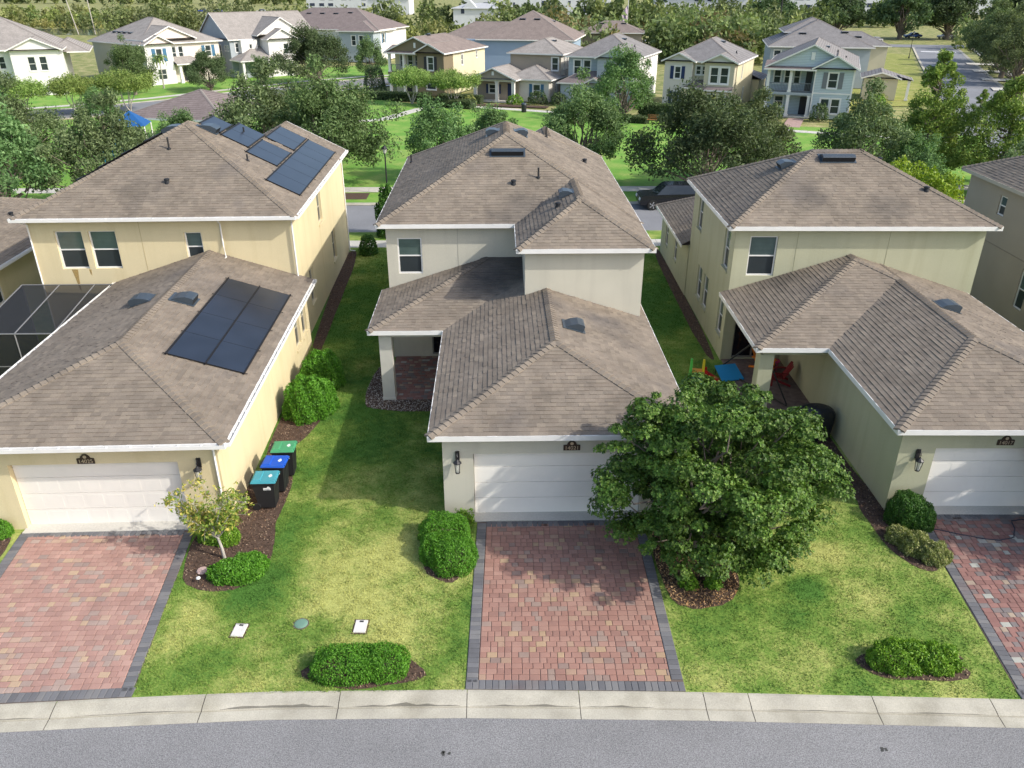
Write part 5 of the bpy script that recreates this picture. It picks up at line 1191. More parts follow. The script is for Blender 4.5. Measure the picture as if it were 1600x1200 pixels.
# left street houses
H = House('house', 'white house with blue shutters, porch and two front gables', (-53.2, 131.0, 0), R(50))
H.block(0, 13.2, 0, 15, 0, 5.7, PNK, {'front': [W(5.2, .8, 3.4, 5.2), W(6.4, .8, 3.4, 5.2), W(11.2, 1.0, 3.5, 5.1, shut=TEAL, sw=.55), ('door', 6.3, 7.2, .1, 2.3, {'mat': BLKS}), W(8.6, .9, .8, 2.2)], 'left': []}, far=True)
H.block(0, 4.4, -1.0, 1, 0, 5.7, WHT, {'front': [W(2.2, 1.0, 3.3, 5.1, shut=TEAL, sw=.6), W(2.2, 1.4, .7, 2.2)]}, far=True); H.block(-.06, 0, -.9, 14.9, 0, 5.68, stucco('moss_wall', (.42, .42, .33)), {}, far=True, sides=('left',))
H.block(-.03, 0, -.95, 14.95, 0, 5.69, stucco('moss_wall', (.32, .32, .24)), {}, far=True, sides=('left',), name='side_wall') if False else None
columns(H, [5.0, 7.6], -1.4, 0, 2.7, WHT, .2); H.roof([(4.3, 9.6, -1.9, .1, 2.8, .5, ('front', 'right'))], m=RL, fascia=WHT, name='porch_roof')
ro = H.roof([(-.5, 13.7, -.5, 15.5, 5.75, .48, ('left', 'right', 'front', 'back')), (-.3, 4.7, -1.5, 5, 5.76, .5, ('left', 'right')), (.4, 9.2, -.45, 7, 6.3, .42, ('left', 'right'))], m=RL, gable={'front': (PNK, .3)}, fascia=WHT)
vents(H, ro, [(.9+1.3, 8, 'left', 0), (2.2, 9.6, 'left', 0), (2.2, 6.4, 'left', 0), (2.2, 11.2, 'left', 0)]); H.put('gable_vent', MB().prism([(4.8+.6*math.cos(a), 6.9+.5*math.sin(a)) for a in [i*math.pi/8 for i in range(9)]], face('front', -.16), 0, .05), WHT)

H = House('house', 'white house with front gable and double window at the left edge', (-74, 116, 0), R(22))
H.block(0, 14.5, 1, 16, 0, 5.8, WHT, {'front': [W(1.5, 1, 3.4, 5.0), W(4.5, 1.0, 3.4, 5.0), W(7.0, .8, 3.4, 5.0)]}, far=True)
H.block(8.4, 14.4, -1, 2, 0, 5.8, WHT, {'front': [W(10.8, .9, 3.2, 5.0), W(12.2, .9, 3.2, 5.0)]}, far=True)
H.roof([(-.6, 15, .4, 16.6, 5.85, .5, ('left', 'right', 'front', 'back')), (7.9, 14.9, -1.5, 7, 5.86, .45, ('left', 'right')), (12, 18, 4, 16, 5.2, .5, ('left', 'right', 'front', 'back'))], m=RL, gable={'front': (WHT, .3)}, fascia=WHT)

H = House('house', 'grey and white house with tall side gable on the left street', (-43.2, 142.0, 0), R(40))
H.block(0, 10, 0, 16, 0, 5.7, GRB, {'left': [W(4.0, .9, 3.0, 4.8), W(1.9, .5, 4.0, 4.8), W(.9, .5, 4.0, 4.8)], 'front': [W(1.2, .6, 3.8, 5.2)]}, far=True)
H.block(1.6, 4.4, -.8, .5, 3, 5.7, WHT, {'front': [W(3.2, .5, 3.7, 5.0)]}, far=True); H.block(5.2, 10.1, -3.2, 2, 0, 5.7, WHT, {'front': [W(8.3, .9, 3.4, 5.0)]}, far=True)
ro = H.roof([(-.3, 16, -.4, 12.5, 5.75, .6, ('front', 'back')), (4.8, 10.5, -3.7, 7, 5.74, .55, ('left', 'right')), (4.2, 13, -1.6, 8, 6.3, .6, ('left', 'right'))], m=RL, gable={'left': (GRB, .3), 'front': (WHT, .3)}, fascia=WHT)
H.roof([(-.4, 9, -4.2, -.0, 2.75, .45, ('front', 'left'))], m=RL, fascia=WHT, name='porch_roof'); columns(H, [.2, 4.5, 8.6], -3.8, 0, 2.65, WHT, .18)
H.block(1, 8.4, -2.0, .2, 0, 2.6, GRB, {'front': [('garage', 3.2, 7.6, .05, 2.2, {'mat': GRYS, 'cols': 4})]}, far=True)

H = House('house', 'grey house with long brown hip roof behind the street oak', (-47, 178, 0), R(-16))
H.block(0, 25, 0, 15, 0, 5.7, WHT, {'front': [W(21.2, .9, 3.2, 5.0), W(22.8, .9, 3.2, 5.0)], 'right': [W(3, 1.0, 3.2, 5.0, shut=TEAL)]}, far=True); H.block(18, 25.2, -2.5, 1, 0, 5.5, BLG, {'front': [W(21, .9, 3, 4.8), W(22.6, .9, 3, 4.8)]}, far=True)
ro = H.roof([(-.6, 25.6, -.6, 15.6, 5.75, .45, ('left', 'right', 'front', 'back')), (17.5, 25.7, -3, 8, 5.6, .4, ('left', 'right', 'front'))], m=RM, fascia=WHT); vents(H, ro, [(8, 5.2, 'front', 0), (11, 5.2, 'front', 0), (14, 5.2, 'front', 0), (17, 5.6, 'front', 0)])

# park pavilion and playground canopy
H = House('pavilion', 'park pavilion with plain brown hip roof among the oaks', (-34.5, 78.5, 0), R(-14), cat='pavilion')
columns(H, [.5, 5, 9.5], .6, 0, 2.9, OFF, .2); columns(H, [.5, 5, 9.5], 9.4, 0, 2.9, OFF, .2); H.put('floor', MB().box(0, 10, 0, 10, -.05, .06), WALK)
H.roof([(-.5, 10.5, -.5, 10.5, 3.0, .36, ('left', 'right', 'front', 'back'))], m=RM, fascia=WHITE)
t = thing('shade_canopy', 'pointed blue playground shade canopy on posts', 'canopy', (-32.4, 74.5, 0), R(10)); bl = mat('canopy_blue', (.015, .09, .26), .6)
for k in range(4):
    a, b = k*math.pi/2+.785, (k+1)*math.pi/2+.785; mb = MB(); mb.poly([(2.0*math.cos(a), 2.0*math.sin(a), 2.9), (2.0*math.cos(b), 2.0*math.sin(b), 2.9), (0, 0, 4.1)]); mb.build('canopy_panel', bl, t); MB().tube([(1.9*math.cos(a), 1.9*math.sin(a), 0), (1.9*math.cos(a), 1.9*math.sin(a), 2.9)], .06, 8).build('post', WHITE, t)
t = thing('play_tower', 'blue play tower glimpsed through the oaks', 'playground', (-29.5, 64.5, 0)); bl2 = mat('play_blue', (.02, .25, .45), .5)
for x in (-.8, .8):
    for y in (-.8, .8): MB().tube([(x, y, 0), (x, y, 2.8)], .06, 8).build('post', bl2, t)
MB().box(-.9, .9, -.9, .9, 1.4, 1.5).build('deck', bl2, t); MB().hexa([(-1.1, -1.1, 2.8), (1.1, -1.1, 2.8), (1.1, 1.1, 2.8), (-1.1, 1.1, 2.8), (-.1, -.1, 3.5), (.1, -.1, 3.5), (.1, .1, 3.5), (-.1, .1, 3.5)]).build('roof', bl2, t); MB().hexa([(.9, -.4, 1.3), (2.9, -.4, .1), (2.9, .4, .1), (.9, .4, 1.3), (.9, -.4, 1.42), (2.9, -.4, .2), (2.9, .4, .2), (.9, .4, 1.42)]).build('slide', mat('toy_yellow', (.7, .55, .03)), t)

# ------------------------------------------------------------------ cars
def car(label, x, y, rz, col, suv=True, group='cars on the streets'):
    t = thing('car', label, 'car', (x, y, -.1), rz, group); pm = mat('car_%d_%d_%d' % tuple(int(v*99) for v in col), col, .22, spec=.6)
    hb = 1.0 if suv else .85; ht = 1.7 if suv else 1.42
    low = [(-2.3, .35), (-2.36, .62), (-2.3, hb-.12), (-2.1, hb), (-1.15, hb+.06), (1.9, hb+.1), (2.2, hb-.02), (2.32, .6), (2.28, .35)]
    b = MB(); hw = [.86, .9, .9, .88, .9, .9, .86, .9, .86]
    for i in range(len(low)): 
        j = (i+1) % len(low); b.poly([(low[i][0], -hw[i], low[i][1]), (low[j][0], -hw[j], low[j][1]), (low[j][0], hw[j], low[j][1]), (low[i][0], hw[i], low[i][1])])
    b.poly([(p[0], -w_, p[1]) for p, w_ in zip(low, hw)]); b.poly([(p[0], w_, p[1]) for p, w_ in zip(low, hw)][::-1])
    b.hexa([(-.55, -.66, ht-.06), (1.45 if suv else 1.0, -.66, ht-.06), (1.45 if suv else 1.0, .66, ht-.06), (-.55, .66, ht-.06), (-.4, -.6, ht), (1.35 if suv else .9, -.6, ht), (1.35 if suv else .9, .6, ht), (-.4, .6, ht)])
    b.build('body', pm, t); e = 2.05 if suv else 1.6
    g = MB().hexa([(-1.2, -.84, hb+.03), (e, -.84, hb+.06), (e, .84, hb+.06), (-1.2, .84, hb+.03), (-.55, -.66, ht-.055), (1.5 if suv else 1.05, -.66, ht-.055), (1.5 if suv else 1.05, .66, ht-.055), (-.55, .66, ht-.055)]); g.build('window', mat('car_glass', (.02, .025, .03), .08, spec=.6), t)
    for sx in (-1.45, 1.4):
        for sy in (-.84, .84):
            wl = MB().tube([(sx, sy-.1, .36), (sx, sy+.1, .36)], .36, 18).build('wheel', mat('tyre', (.02, .02, .02), .8), t)
            s2 = 1 if sy > 0 else -1; rm = MB()
            for k in range(5): a = k*1.2566; rm.poly([(sx+.05*math.cos(a+1.3), sy+s2*.105, .36+.05*math.sin(a+1.3)), (sx+.24*math.cos(a-.18), sy+s2*.105, .36+.24*math.sin(a-.18)), (sx+.24*math.cos(a+.18), sy+s2*.105, .36+.24*math.sin(a+.18))])
            rm.tube([(sx, sy+s2*.1, .36), (sx, sy+s2*.104, .36)], .06, 8); rm.build('rim', mat('alloy', (.55, .56, .58), .3, metal=.7), wl)
    for sy in (-.62, .62): MB().hexa([(-2.37, sy-.2, .68), (-2.3, sy-.2, .68), (-2.3, sy+.2, .68), (-2.37, sy+.2, .68), (-2.33, sy-.2, .84), (-2.2, sy-.2, .86), (-2.2, sy+.2, .86), (-2.33, sy+.2, .84)]).build('headlight', mat('lamp_glass', (.7, .72, .72), .15), t)
    for sy in (-.7, .7): MB().box(2.26, 2.34, sy-.14, sy+.14, .7, .86).build('tail_light', mat('tail_red', (.35, .02, .02), .3), t)
    return t
car('black sport utility car parked under the oak behind the houses', 12.4, 56.3, R(1), (.008, .009, .012))
car('dark car parked on the long right street', 75.6, 145.5, R(66), (.02, .03, .05), False)
car('dark car cut by the right edge on the long street', 54.3, 80.8, R(246), (.02, .02, .022), True)
for i, (x, y, c, lab) in enumerate([(118, 243, (.04, .1, .35), 'blue car parked beyond the cross street'), (126, 240, (.6, .6, .6), 'white car parked beyond the cross street'), (92, 225, (.55, .55, .56), 'pale car at the corner of the cross street, left'), (99, 224, (.3, .31, .33), 'grey car at the corner of the cross street, right')]): car(lab, x, y, R(10*i), c, False)

# ------------------------------------------------------------------ street furniture
def lamp(label, x, y, h_=3.5):
    t = thing('street_lamp', label, 'street lamp', (x, y, 0), 0, 'black post lamps')
    MB().lathe([(.14, 0), (.14, .25), (.09, .4), (.06, .6), (.05, h_-.5), (.07, h_-.45), (.05, h_-.4)], 0, 0, 10).build('post', DARK, t)
    MB().lathe([(.1, h_-.4), (.17, h_-.1)], 0, 0, 6).build('lantern_glass', mat('lamp_pane', (.5, .5, .46), .2, alpha=.7), t); MB().lathe([(.2, h_-.1), (.21, h_-.06), (.1, h_+.08), (.03, h_+.14), (.01, h_+.22)], 0, 0, 8).build('cap', DARK, t)
    return t
lamp('black post lamp on the verge beside the large oak', -8.15, 60.2, 3.4); lamp('black post lamp on the corner of the long right street', 85.6, 176, 5)
t = thing('bench', 'brown wooden park bench by the hedge', 'bench', (17.75, 92.6, 0), R(-23)); wd = mat('bench_wood', (.32, .16, .06), .7, var=.2)
for k in range(3): MB().box(-.8, .8, -.2+k*.15, -.08+k*.15, .42, .46).build('seat_slat', wd, t)
for k in range(3): MB().box(-.8, .8, .28, .31, .55+k*.15, .66+k*.15).build('back_slat', wd, t)
for x in (-.65, .65): MB().box(x-.03, x+.03, -.2, .28, 0, .42).box(x-.03, x+.03, .25, .28, .42, 1.0).build('leg', DARK, t)
t = thing('litter_bin', 'dark litter bin on the park sidewalk', 'litter bin', (3.5, 101.8, 0)); MB().lathe([(.28, 0), (.3, .1), (.32, .85), (.3, .9)], 0, 0, 14).build('body', DARK, t); MB().lathe([(.34, .92), (.3, 1.05), (.1, 1.1)], 0, 0, 14).build('lid', VENT, t)
t = thing('flagpole', 'white flagpole with a hanging pale flag beyond the roofs', 'flagpole', (28.3, 186, 0)); MB().tube([(0, 0, 0), (0, 0, 11)], [.08, .05], 8).build('pole', WHITE, t)
fl = MB()
for i in range(8):
    for j in range(6):
        f_ = lambda i, j: (-.05-1.3*i/8*(1-.35*j/6), .22*math.sin(i*1.4+j*.6), 9.8-j*.55-i*.22); fl.poly([f_(i, j), f_(i+1, j), f_(i+1, j+1), f_(i, j+1)], None)
fl.build('flag', mat('flag_cloth', (.5, .4, .48), .8, var=.25, vscale=2.5), t)
for i, x in enumerate((-124, -119)): tag(MB().tube([(x, 262, 0), (x-3+i*2, 263, 16)], [.16, .1], 7).build('bare_pole', BARKP), ['bare leaning pole above the far left wood, left one', 'bare leaning pole above the far left wood, right one'][i], 'pole')
tag(MB().tube([(77, 235, -.1), (77, 235, 20)], [.2, .12], 8).build('utility_pole', DARK), 'tall dark utility pole behind the trees on the right', 'pole')

# ------------------------------------------------------------------ trees
OAKP = [(.115, .165, .062), (.145, .20, .075), (.085, .125, .047), (.18, .235, .10)]
DOAK = [(.075, .12, .045), (.095, .15, .055), (.055, .092, .034), (.125, .175, .075)]
LIVE = [(.10, .18, .055), (.125, .215, .066), (.072, .135, .04), (.155, .245, .085)]
CRAP = [(.19, .28, .055), (.24, .32, .07), (.15, .23, .045)]
BRIT = [(.20, .31, .045), (.15, .26, .035), (.27, .37, .065), (.11, .2, .03)]
PROTO = {}
def tree_proto(key, h_, rad, pal, seed, leaf=(.125, .05), ncl=70, per=110, trunk=.24, fork=.07, style='oak', bark=BARK, air=0.0):
    q = np.random.default_rng(seed); rnd = random.Random(seed); tr = MB(); cl = []
    zc = h_*(fork+(1-fork)*.5); rz = h_*(1-fork)*.52
    nst = 1 if style != 'crape' else 5
    for i in range(ncl):
        d = unit(q.normal(size=(1, 3)))[0]; a = math.atan2(d[1], d[0])
        wob = 1+.16*math.sin(2*a+seed)+.12*math.sin(3*a+seed*2.1)+.1*math.sin(5*d[2]+seed)
        if style == 'crape':
            d[2] = abs(d[2])*.75-.1; c = np.array([0, 0, h_*.62])+d*np.array([rad, rad, h_*.36])*q.uniform(.6, 1)*wob; r = rad*q.uniform(.2, .3)
        elif style == 'spire':
            zf = q.random()**1.15; rr = rad*(1-zf**1.6)**.8*q.uniform(.3, 1.05)+.12; c = np.array([rr*math.cos(a*2), rr*math.sin(a*2), h_*(.15+.85*zf)]); r = rad*q.uniform(.13, .26)*(1.15-zf*.6)
        else:
            if d[2] < -.6: d[2] *= -.6
            tp = 1-.42*max(0, d[2])-.25*max(0, -d[2]); c = np.array([0, 0, zc])+d*np.array([rad*tp*1.08, rad*tp*1.08, rz*(1.12 if d[2] > 0 else 1)])*(q.uniform(.35, 1)**.5)*wob; r = rad*q.uniform(.13, .27)
        cl.append((c, r))
    if style == 'crape':
        for k in range(nst):
            a = k*1.26; tr.tube(limb_path((.08*math.cos(a), .08*math.sin(a), 0), (rad*.45*math.cos(a), rad*.45*math.sin(a), h_*.62), rnd, 4, .05), [.07, .06, .05, .04, .02], 6)
    else:
        top = h_*(.5 if style == 'oak' else .92); tr.tube(limb_path((0, 0, -.05), (rnd.uniform(-.2, .2), rnd.uniform(-.2, .2), top), rnd, 5, .03), [trunk*1.25, trunk, trunk*.85, trunk*.6, trunk*.4, .03], 8)
        for c, r in cl[::4]:
            z0 = h_*fork*rnd.uniform(.7, 1.3) if style == 'oak' else max(.3, c[2]-.6)
            tr.tube(limb_path((0, 0, min(z0, top*.95)), tuple(c), rnd, 4, .07), [trunk*.42, trunk*.3, trunk*.2, trunk*.12, .012], 5, cap=False)
    P_, N_, K = [], [], []
    for c, r in cl:
        m = int(per*(1-air)); d = unit(q.normal(size=(m, 3))); p = c+d*r*(q.uniform(.1, 1.15, (m, 1))**.6)*np.array([1.05, 1.05, 1.0]); P_.append(p); N_.append(d)
        K.append(np.full((m, 1), q.uniform(.8, 1.2)))
    p = np.concatenate(P_); d = np.concatenate(N_); k = np.concatenate(K)
    me = np_mesh('crown', leaf_quads(p, leaf[0], leaf[1], q, d, .5), 4, LEAFM, leaf_cols(len(p), pal, q)*k)
    PROTO[key] = (tr.mesh('trunk', bark), me)
def tree(key, label, x, y, sc=1.0, rz=0, name='oak_tree', group=None, sxy=None, z=0, zs=1.0):
    t = thing(name, label, 'tree', (x, y, z), R(rz), group); s2 = sxy or sc; t.scale = (s2, s2, sc*zs)
    link('trunk', PROTO[key][0], t); link('crown', PROTO[key][1], t); return t
tree_proto('oakA', 7.4, 3.4, LIVE, 1, ncl=110, per=210); tree_proto('oakB', 6.3, 3.2, OAKP, 2, ncl=90, per=200, air=.1); tree_proto('oakC', 6.2, 3.9, DOAK, 3, ncl=120, per=210)
tree_proto('oakD', 5.8, 3.0, LIVE, 4, ncl=80, per=190, air=.15); tree_proto('crape', 4.6, 2.9, CRAP, 5, ncl=70, per=170, style='crape', bark=BARKP)
tree_proto('briA', 9.4, 2.9, BRIT, 6, ncl=130, per=120, style='spire', leaf=(.13, .05)); tree_proto('briB', 8.0, 3.5, BRIT, 7, ncl=140, per=120, style='spire', leaf=(.13, .05))
tree_proto('oakE', 9, 5, DOAK, 8, ncl=110, per=120, leaf=(.26, .12), trunk=.4)
OK_ = 'oaks around the park'
for a in [('oakA', 'broad oak with trunk on the verge right of yellow house', -12.2, 61.6, 1.16, 20), ('oakB', 'dull olive oak rising behind the solar roof', -18.2, 65, 1.25, 80), ('oakB', 'bushy oak behind the yellow roof, beside the pavilion', -15.6, 70.5, 1.15, 190),
          ('oakD', 'airy oak top showing above left slope of the centre roof', -4.6, 65, .98, 30), ('oakD', 'second airy oak top left of the centre roof peak', -.4, 67, .88, 130), ('oakA', 'feathery green oak right of the centre roof peak', 7.0, 65.0, 1.0, 240),
          ('oakC', 'dark spreading oak above the black parked car', 15.6, 59.2, 1.17, 10), ('oakB', 'olive oak beside the dark one above the sage roof', 20.2, 63.5, 1.0, 300), ('oakB', 'olive oak behind the sage roof near the light blue house', 28.0, 62, 1.08, 100), ('oakD', 'low olive oak filling the gap right of the sage roof', 30.5, 59, .75, 10),
          ('oakB', 'small olive oak left of the beige house roof', 34.6, 53.5, .68, 60), ('oakD', 'oak behind the beige house at right edge', 41, 57, .82, 200), ('oakD', 'oak shading the play area, nearest the left edge', -32.5, 53, 1.3, 0), ('oakB', 'oak crown left of the yellow roof hip', -26.5, 56, 1.1, 45),
          ('oakB', 'oak by the blue canopy, left side', -38.5, 66, 1.1, 100), ('oakA', 'oak at the left edge behind the play tower', -41, 59, 1.15, 160), ('oakD', 'slender oak right of the blue canopy', -26.8, 71, .75, 220), ('oakB', 'oak between pavilion and yellow roof', -19.5, 77, .5, 310), ('oakD', 'oak left of the pavilion near the street', -40.5, 86, .75, 20)]:
    tree(a[0], a[1], *a[2:5], a[5], group=OK_, zs=.95)
for a in [('briA', 'tall bright green tree beside the light blue house', 33.6, 63.5, 1.0, 0), ('briB', 'bright yellow green tree nearest the long right street', 38.2, 61, 1.0, 90), ('briB', 'bright green tree filling the gap between the two tall ones', 35.6, 65.5, .72, 200), ('briA', 'slim young tree on the verge of the long right street', 50.5, 86, .45, 50)]: tree(*a, name='bright_tree', group='bright green street trees')
for a in [('crape', 'round topped crape myrtle in front of the olive house, left', -10.8, 109.5, 1.0, 0), ('crape', 'round topped crape myrtle in front of the olive house, right', -5.2, 107, .98, 60), ('crape', 'yellow green crape myrtle by the left street, right one', -45, 104, 1.05, 100), ('crape', 'yellow green crape myrtle by the left street, middle one', -50.2, 101.5, 1.0, 200), ('crape', 'yellow green crape myrtle by the left street, left one', -55, 98.5, .95, 300)]: tree(*a, name='crape_myrtle', group='crape myrtles')
for a in [('oakB', 'oak at left edge in front of the white gabled house', -60.5, 99.5, .98, 0), ('oakA', 'oak between the two white houses on the left street', -50.5, 119.5, .9, 40), ('oakC', 'round dark oak right of the blue shuttered house', -41.5, 124.5, .8, 120), ('oakC', 'large round street oak beside the grey house', -27.6, 133.5, 1.22, 70), ('oakD', 'slim street oak left of the olive house', -20.6, 141.5, .95, 10), ('oakD', 'small tree by the grey house porch', -36.3, 133, .62, 60), ('oakD', 'park oak in front of the blue grey house', 14.6, 95.5, 1.2, 150)]: tree(*a, group='street oaks beyond the park')
for i, (x, y, s_) in enumerate([(80.2, 129.5, .9), (84.2, 140, 1), (89.5, 146, 1), (93, 157, 1), (98, 169, 1), (93, 132, 1), (86, 112, .75)]):
    tree('oakE' if i == 6 else 'oakB', 'oak on the right of the long street, %s from the near end' % ['second', 'third', 'fourth', 'fifth', 'sixth', '', 'first'][i] if i != 5 else 'oak standing back behind the row on the long right street', x, y, s_*1.5 if i != 6 else s_*.85, i*57, group='row of oaks on the long right street')
for i, (x, y, s_) in enumerate([(96, 243, 1.3), (112, 238, 1.45), (124, 236, 1.4), (142, 232, 1.5), (160, 226, 1.5), (80, 250, 1.2)]):
    tree('oakE', 'big dark oak beyond the cross street, %s from the left' % ['second', 'third', 'fourth', 'fifth', 'sixth', 'first'][i], x, y, s_, i*70, group='big oaks beyond the cross street')
# palm
t = thing('palm_tree', 'slender palm in front of the blue shuttered white house', 'tree', (-49.3, 127, 0)); MB().tube([(0, 0, 0), (.1, 0, 2), (.0, .1, 4.2)], [.14, .1, .1], 8).build('trunk', BARKP, t); pq = random.Random(3)
for k in range(16):
    a = k*.39+pq.uniform(-.1, .1); el = pq.uniform(-.2, .9); mb = MB(); pv = Vector((0, .1, 4.2))
    for s_ in range(5):
        d = Vector((math.cos(a)*math.cos(el), math.sin(a)*math.cos(el), math.sin(el))); nx = pv+d*.36; sd = Vector((-math.sin(a), math.cos(a), -.35))*(.22-.03*s_)
        mb.poly([pv-sd, nx-sd*.9, nx, pv], (.2, .27, .06)); mb.poly([pv, nx, nx+Vector((sd.x, sd.y, -sd.z))*-.0+Vector((math.sin(a), -math.cos(a), -.35))*-(.2-.03*s_), pv-Vector((math.sin(a), -math.cos(a), -.35))*(.22-.03*s_)], (.17, .24, .05)); pv = nx; el -= .38
    mb.build('frond', LEAFM, t)
# park hedges and house-front shrubs
q = random.Random(8)
def shrub(label, x, y, rx, ry, h_, pal, name='shrub', seed=1, group=None): hedge(label, [(x, y, rx, ry, h_)], pal, leaf=(.12, .055), dens=120, seed=seed, name=name, cat=name, group=group, amp=.1)
def long_hedge(label, x, y, L_, wd, h_, rz, pal, seed):
    t = thing('hedge', label, 'hedge', (x, y, 0), R(rz), 'park hedges'); g = np.random.default_rng(seed); n = int(L_*(wd+2*h_)*170)
    p = g.uniform(-1, 1, (n, 3)); ax = g.integers(0, 3, n); 
    p[ax == 0, 1] = np.sign(p[ax == 0, 1]); p[ax == 1, 2] = 1; p[ax == 2, 1] = -1
    p = p*np.array([L_/2, wd/2, h_/2])+np.array([0, 0, h_/2])+g.normal(0, .06, (n, 3)); link('foliage', np_mesh('foliage', leaf_quads(p, .12, .05, g), 4, LEAFM, leaf_cols(n, pal, g)), t)
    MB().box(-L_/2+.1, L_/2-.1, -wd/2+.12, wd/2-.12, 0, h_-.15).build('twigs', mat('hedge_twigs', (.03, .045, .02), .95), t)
long_hedge('dark clipped park hedge, long one below the crape myrtles', -6, 106.5, 7, 2.2, .9, -20, DOAK, 1); long_hedge('dark clipped park hedge in front of the olive house', -13, 113.5, 9, 1.6, .9, -15, DOAK, 2); long_hedge('dark hedge behind the crape myrtles near the tan house', -4.5, 110.8, 6, 1.5, .9, -20, DOAK, 3)
long_hedge('dark hedge block beside the park bench', 18.6, 95.6, 4.2, 1.6, 1.7, -23, DOAK, 4); long_hedge('low dark hedge under the park oak', 14.8, 94, 5, 1.2, .7, -23, DOAK, 5)
shrub('cone shaped dark shrub by the left street corner', -17.6, 124.5, 1.5, 1.5, 3.2, DOAK, seed=40)
FRONTS = [(-3.2, 109.2, 'tan house porch', SHV), (2.6, 109.0, 'tan house porch right end', SHY), (5.6, 109.4, 'tan house front window', DOAK), (8.2, 108.6, 'gap beside the tan house', DOAK), (12.6, 106.7, 'blue grey house entry', DOAK), (17.5, 105.2, 'blue grey house corner', SHG), (22.6, 102.0, 'cream house left window', DOAK), (26.0, 99.3, 'cream house front', SHV), (28.6, 98.2, 'cream house corner', SHV), (32.2, 95.9, 'light blue porch left', DOAK), (37.0, 94.6, 'light blue house window', DOAK), (39.6, 93.6, 'light blue house corner', DOAK), (44.5, 101, 'light blue side garden', SHV), (47.5, 103.5, 'yellow green lot edge', SHY), (50, 109, 'low beige garage', SHV)]
for i, (x, y, w_, pal) in enumerate(FRONTS):
    shrub('garden shrub planted by the '+w_, x, y, q.uniform(.7, 1.2), q.uniform(.6, .9), q.uniform(.9, 1.9), pal, seed=60+i, group='shrubs along the park house fronts')
mulch_bed([(-5, 108.2), (6.5, 105.4), (7, 107), (-4.5, 110.5)], 'mulch strip before the tan house', chips=False); mulch_bed([(29, 58), (35, 57.8), (34, 61), (30, 61)], 'mulch circle under the bright trees', chips=False); mulch_bed([(-13, 58.5), (-9.5, 58.5), (-9.5, 60.5), (-13, 60.5)], 'mulch ring under the verge oak', chips=False)

# ------------------------------------------------------------------ far ground, woods and buildings
struct(MB().poly([(46, 106, -.05), (56.5, 107, -.05), (66, 128, -.05), (90, 184, -.05), (86, 196, -.05), (66, 184, -.05), (48, 140, -.05)]).build('vacant_lot', lawn_material('lot_turf', (.24, .26, .065), (.34, .32, .12), (.17, .21, .05))))
struct(MB().poly([(-178, 262, -.1), (-104, 262, -.1), (-96, 290, -.1), (-190, 300, -.1)]).build('pond', mat('pond_water', (.03, .06, .09), .08, spec=.6)))
def wood(label, line, depth, hmin, hmax, n, pal, seed, leaf=.55, per=170):
    g = np.random.default_rng(seed); L_ = [np.array(p) for p in line]; seg = [np.linalg.norm(b-a) for a, b in zip(L_[:-1], L_[1:])]; tot = sum(seg); P_, K = [], []
    for i in range(n):
        s_ = g.uniform(0, tot); k = 0
        while s_ > seg[k]: s_ -= seg[k]; k += 1
        d = (L_[k+1]-L_[k])/seg[k]; nn = np.array([-d[1], d[0]]); c = L_[k]+d*s_+nn*g.uniform(0, depth); h_ = g.uniform(hmin, hmax)*(.75+.5*g.random()); r = h_*g.uniform(.28, .5)
        m = int(per*(h_/7)); dd = unit(g.normal(size=(m, 3))); wob = 1+.25*np.sin(dd[:, 0:1]*6+i)*np.sin(dd[:, 2:3]*5+i*2)
        p = dd*wob*(g.uniform(.3, 1, (m, 1))**.45)*np.array([r, r, h_*.5])+np.array([c[0], c[1], h_*.52]); P_.append(p); K.append(np.tile(np.array(pal[g.integers(0, len(pal))])*g.uniform(.75, 1.3), (m, 1)))
    p = np.concatenate(P_); k = np.concatenate(K)*g.uniform(.8, 1.2, (len(p), 1))
    struct(link('far_wood', np_mesh('far_wood', leaf_quads(p, leaf, leaf*.5, g), 4, LEAFM, k)), 'stuff', label)
WD = [(.12, .17, .055), (.15, .205, .065), (.09, .13, .045), (.2, .24, .075), (.17, .21, .09)]
WY = [(.2, .24, .06), (.16, .21, .05), (.24, .26, .09), (.12, .17, .045)]
wood('wood behind the left street houses', [(-130, 262), (-70, 245), (-48, 215)], 40, 4, 8.5, 130, WD, 1)
wood('wood edge left of the pond', [(-200, 318), (-120, 300)], 12, 3, 6, 60, WY, 2)
wood('scrubby wood behind the olive house', [(-52, 214), (-20, 190), (10, 186), (20, 190)], 36, 3, 6, 170, WY, 3)
wood('dense trees behind the park row', [(12, 164), (30, 168), (48, 160), (60, 166)], 34, 5, 8.5, 130, WD+[(.16, .13, .05)], 4)
wood('dark trees right of the park row', [(46, 190), (70, 196), (84, 214)], 30, 6, 9, 60, WD, 5)
wood('tree belt before the far pale buildings', [(-40, 300), (60, 290), (150, 300), (260, 330)], 30, 5, 9, 150, WD, 6, leaf=.8)
wood('trees in the far right corner', [(118, 176), (150, 200), (170, 190)], 30, 6, 9, 40, WD, 7)
wood('shrubs along the left meadow', [(-260, 360), (-160, 350)], 20, 3, 5, 60, WY, 8, leaf=.8)
wood('distant tree belt on the left', [(-420, 640), (-200, 600), (-60, 560)], 40, 5, 9, 120, WD, 9, leaf=1.2, per=110)
wood('distant trees between pale buildings', [(60, 470), (200, 440), (340, 430)], 40, 5, 9, 90, WD, 10, leaf=1.1, per=110)
wood('dark tree near the right flank of the olive house', [(2, 172), (16, 176)], 14, 6, 9, 26, WD, 12)
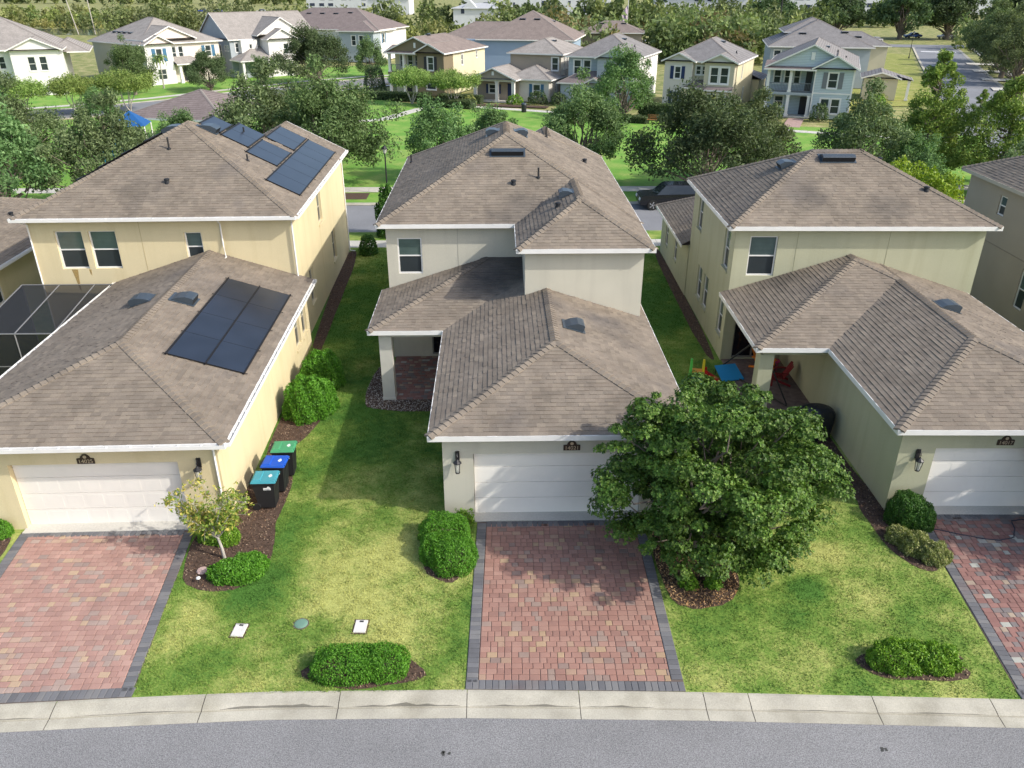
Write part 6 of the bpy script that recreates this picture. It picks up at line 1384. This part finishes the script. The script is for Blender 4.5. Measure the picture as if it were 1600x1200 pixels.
# reeds along the pond
wood('yellow reeds at the pond edge', [(-180, 301), (-96, 292)], 6, 1.5, 2.5, 90, [(.33, .33, .1), (.28, .3, .09)], 11, leaf=.5, per=120)
FW = stucco('far_white', (.60, .61, .62)); FG = mat('far_window', (.04, .05, .08), .3); FR = mat('far_roof', (.40, .41, .42), .8)
FARB = [(60, 330, 34, 12, 9, 'white long building behind the flag'), (104, 350, 30, 12, 10, 'white apartment block above the cream house'), (150, 372, 36, 14, 11, 'white apartment block with dark windows above the light blue house'), (200, 420, 40, 14, 12, 'far white block right of the apartment with dark windows'), (15, 420, 40, 14, 9, 'far pale building at top centre'), (262, 470, 60, 14, 11, 'far pale building at top right'), (-14, 300, 16, 9, 6, 'pale house with white walls above the olive house'), (-60, 420, 20, 10, 7, 'far pale building above the left wood'), (-110, 520, 60, 12, 8, 'far pale building at top left'), (-20, 540, 60, 12, 9, 'far pale building left of top centre')]
for x, y, w_, d, h_, lab in FARB:
    H = House('far_building', lab, (x, y, 0), R(-8), cat='building', group='pale buildings on the horizon')
    H.put('wall', MB().box(0, w_, 0, d, 0, h_), FW)
    H.roof([(-.6, w_+.6, -.6, d+.6, h_+.02, .3, ('front', 'back', 'left', 'right'))], m=FR, fascia=FW, caps=False); n = int(w_/6); kq = random.Random(int(x))
    for k in range(n):
        for z in np.arange(1.0, h_-1.5, 3.2):
            if kq.random() < .25: continue
            u = 1+k*6+kq.uniform(0, 2.4); ww = kq.choice((1.4, 2.4, 3.2)); wn = H.put('window', MB().box(u, u+ww, -.05, .02, z, z+1.8), FW); H.put('pane', MB().box(u+.12, u+ww-.12, -.07, -.05, z+.12, z+1.68), FG, wn)
    H.put('gable', MB().prism([(w_*.2, h_), (w_*.36, h_+2.6), (w_*.52, h_)], face('front', -.3), -3, 0), FW)
for i, (x, y) in enumerate([(-150, 455), (-141, 452), (-118, 448), (-110, 446)]): car('tiny parked car by the far left meadow, %s from the left' % ['first', 'second', 'third', 'fourth'][i], x, y, R(5), [(.03, .06, .3), (.03, .05, .2), (.5, .5, .5), (.03, .07, .3)][i], True, 'far parked cars')
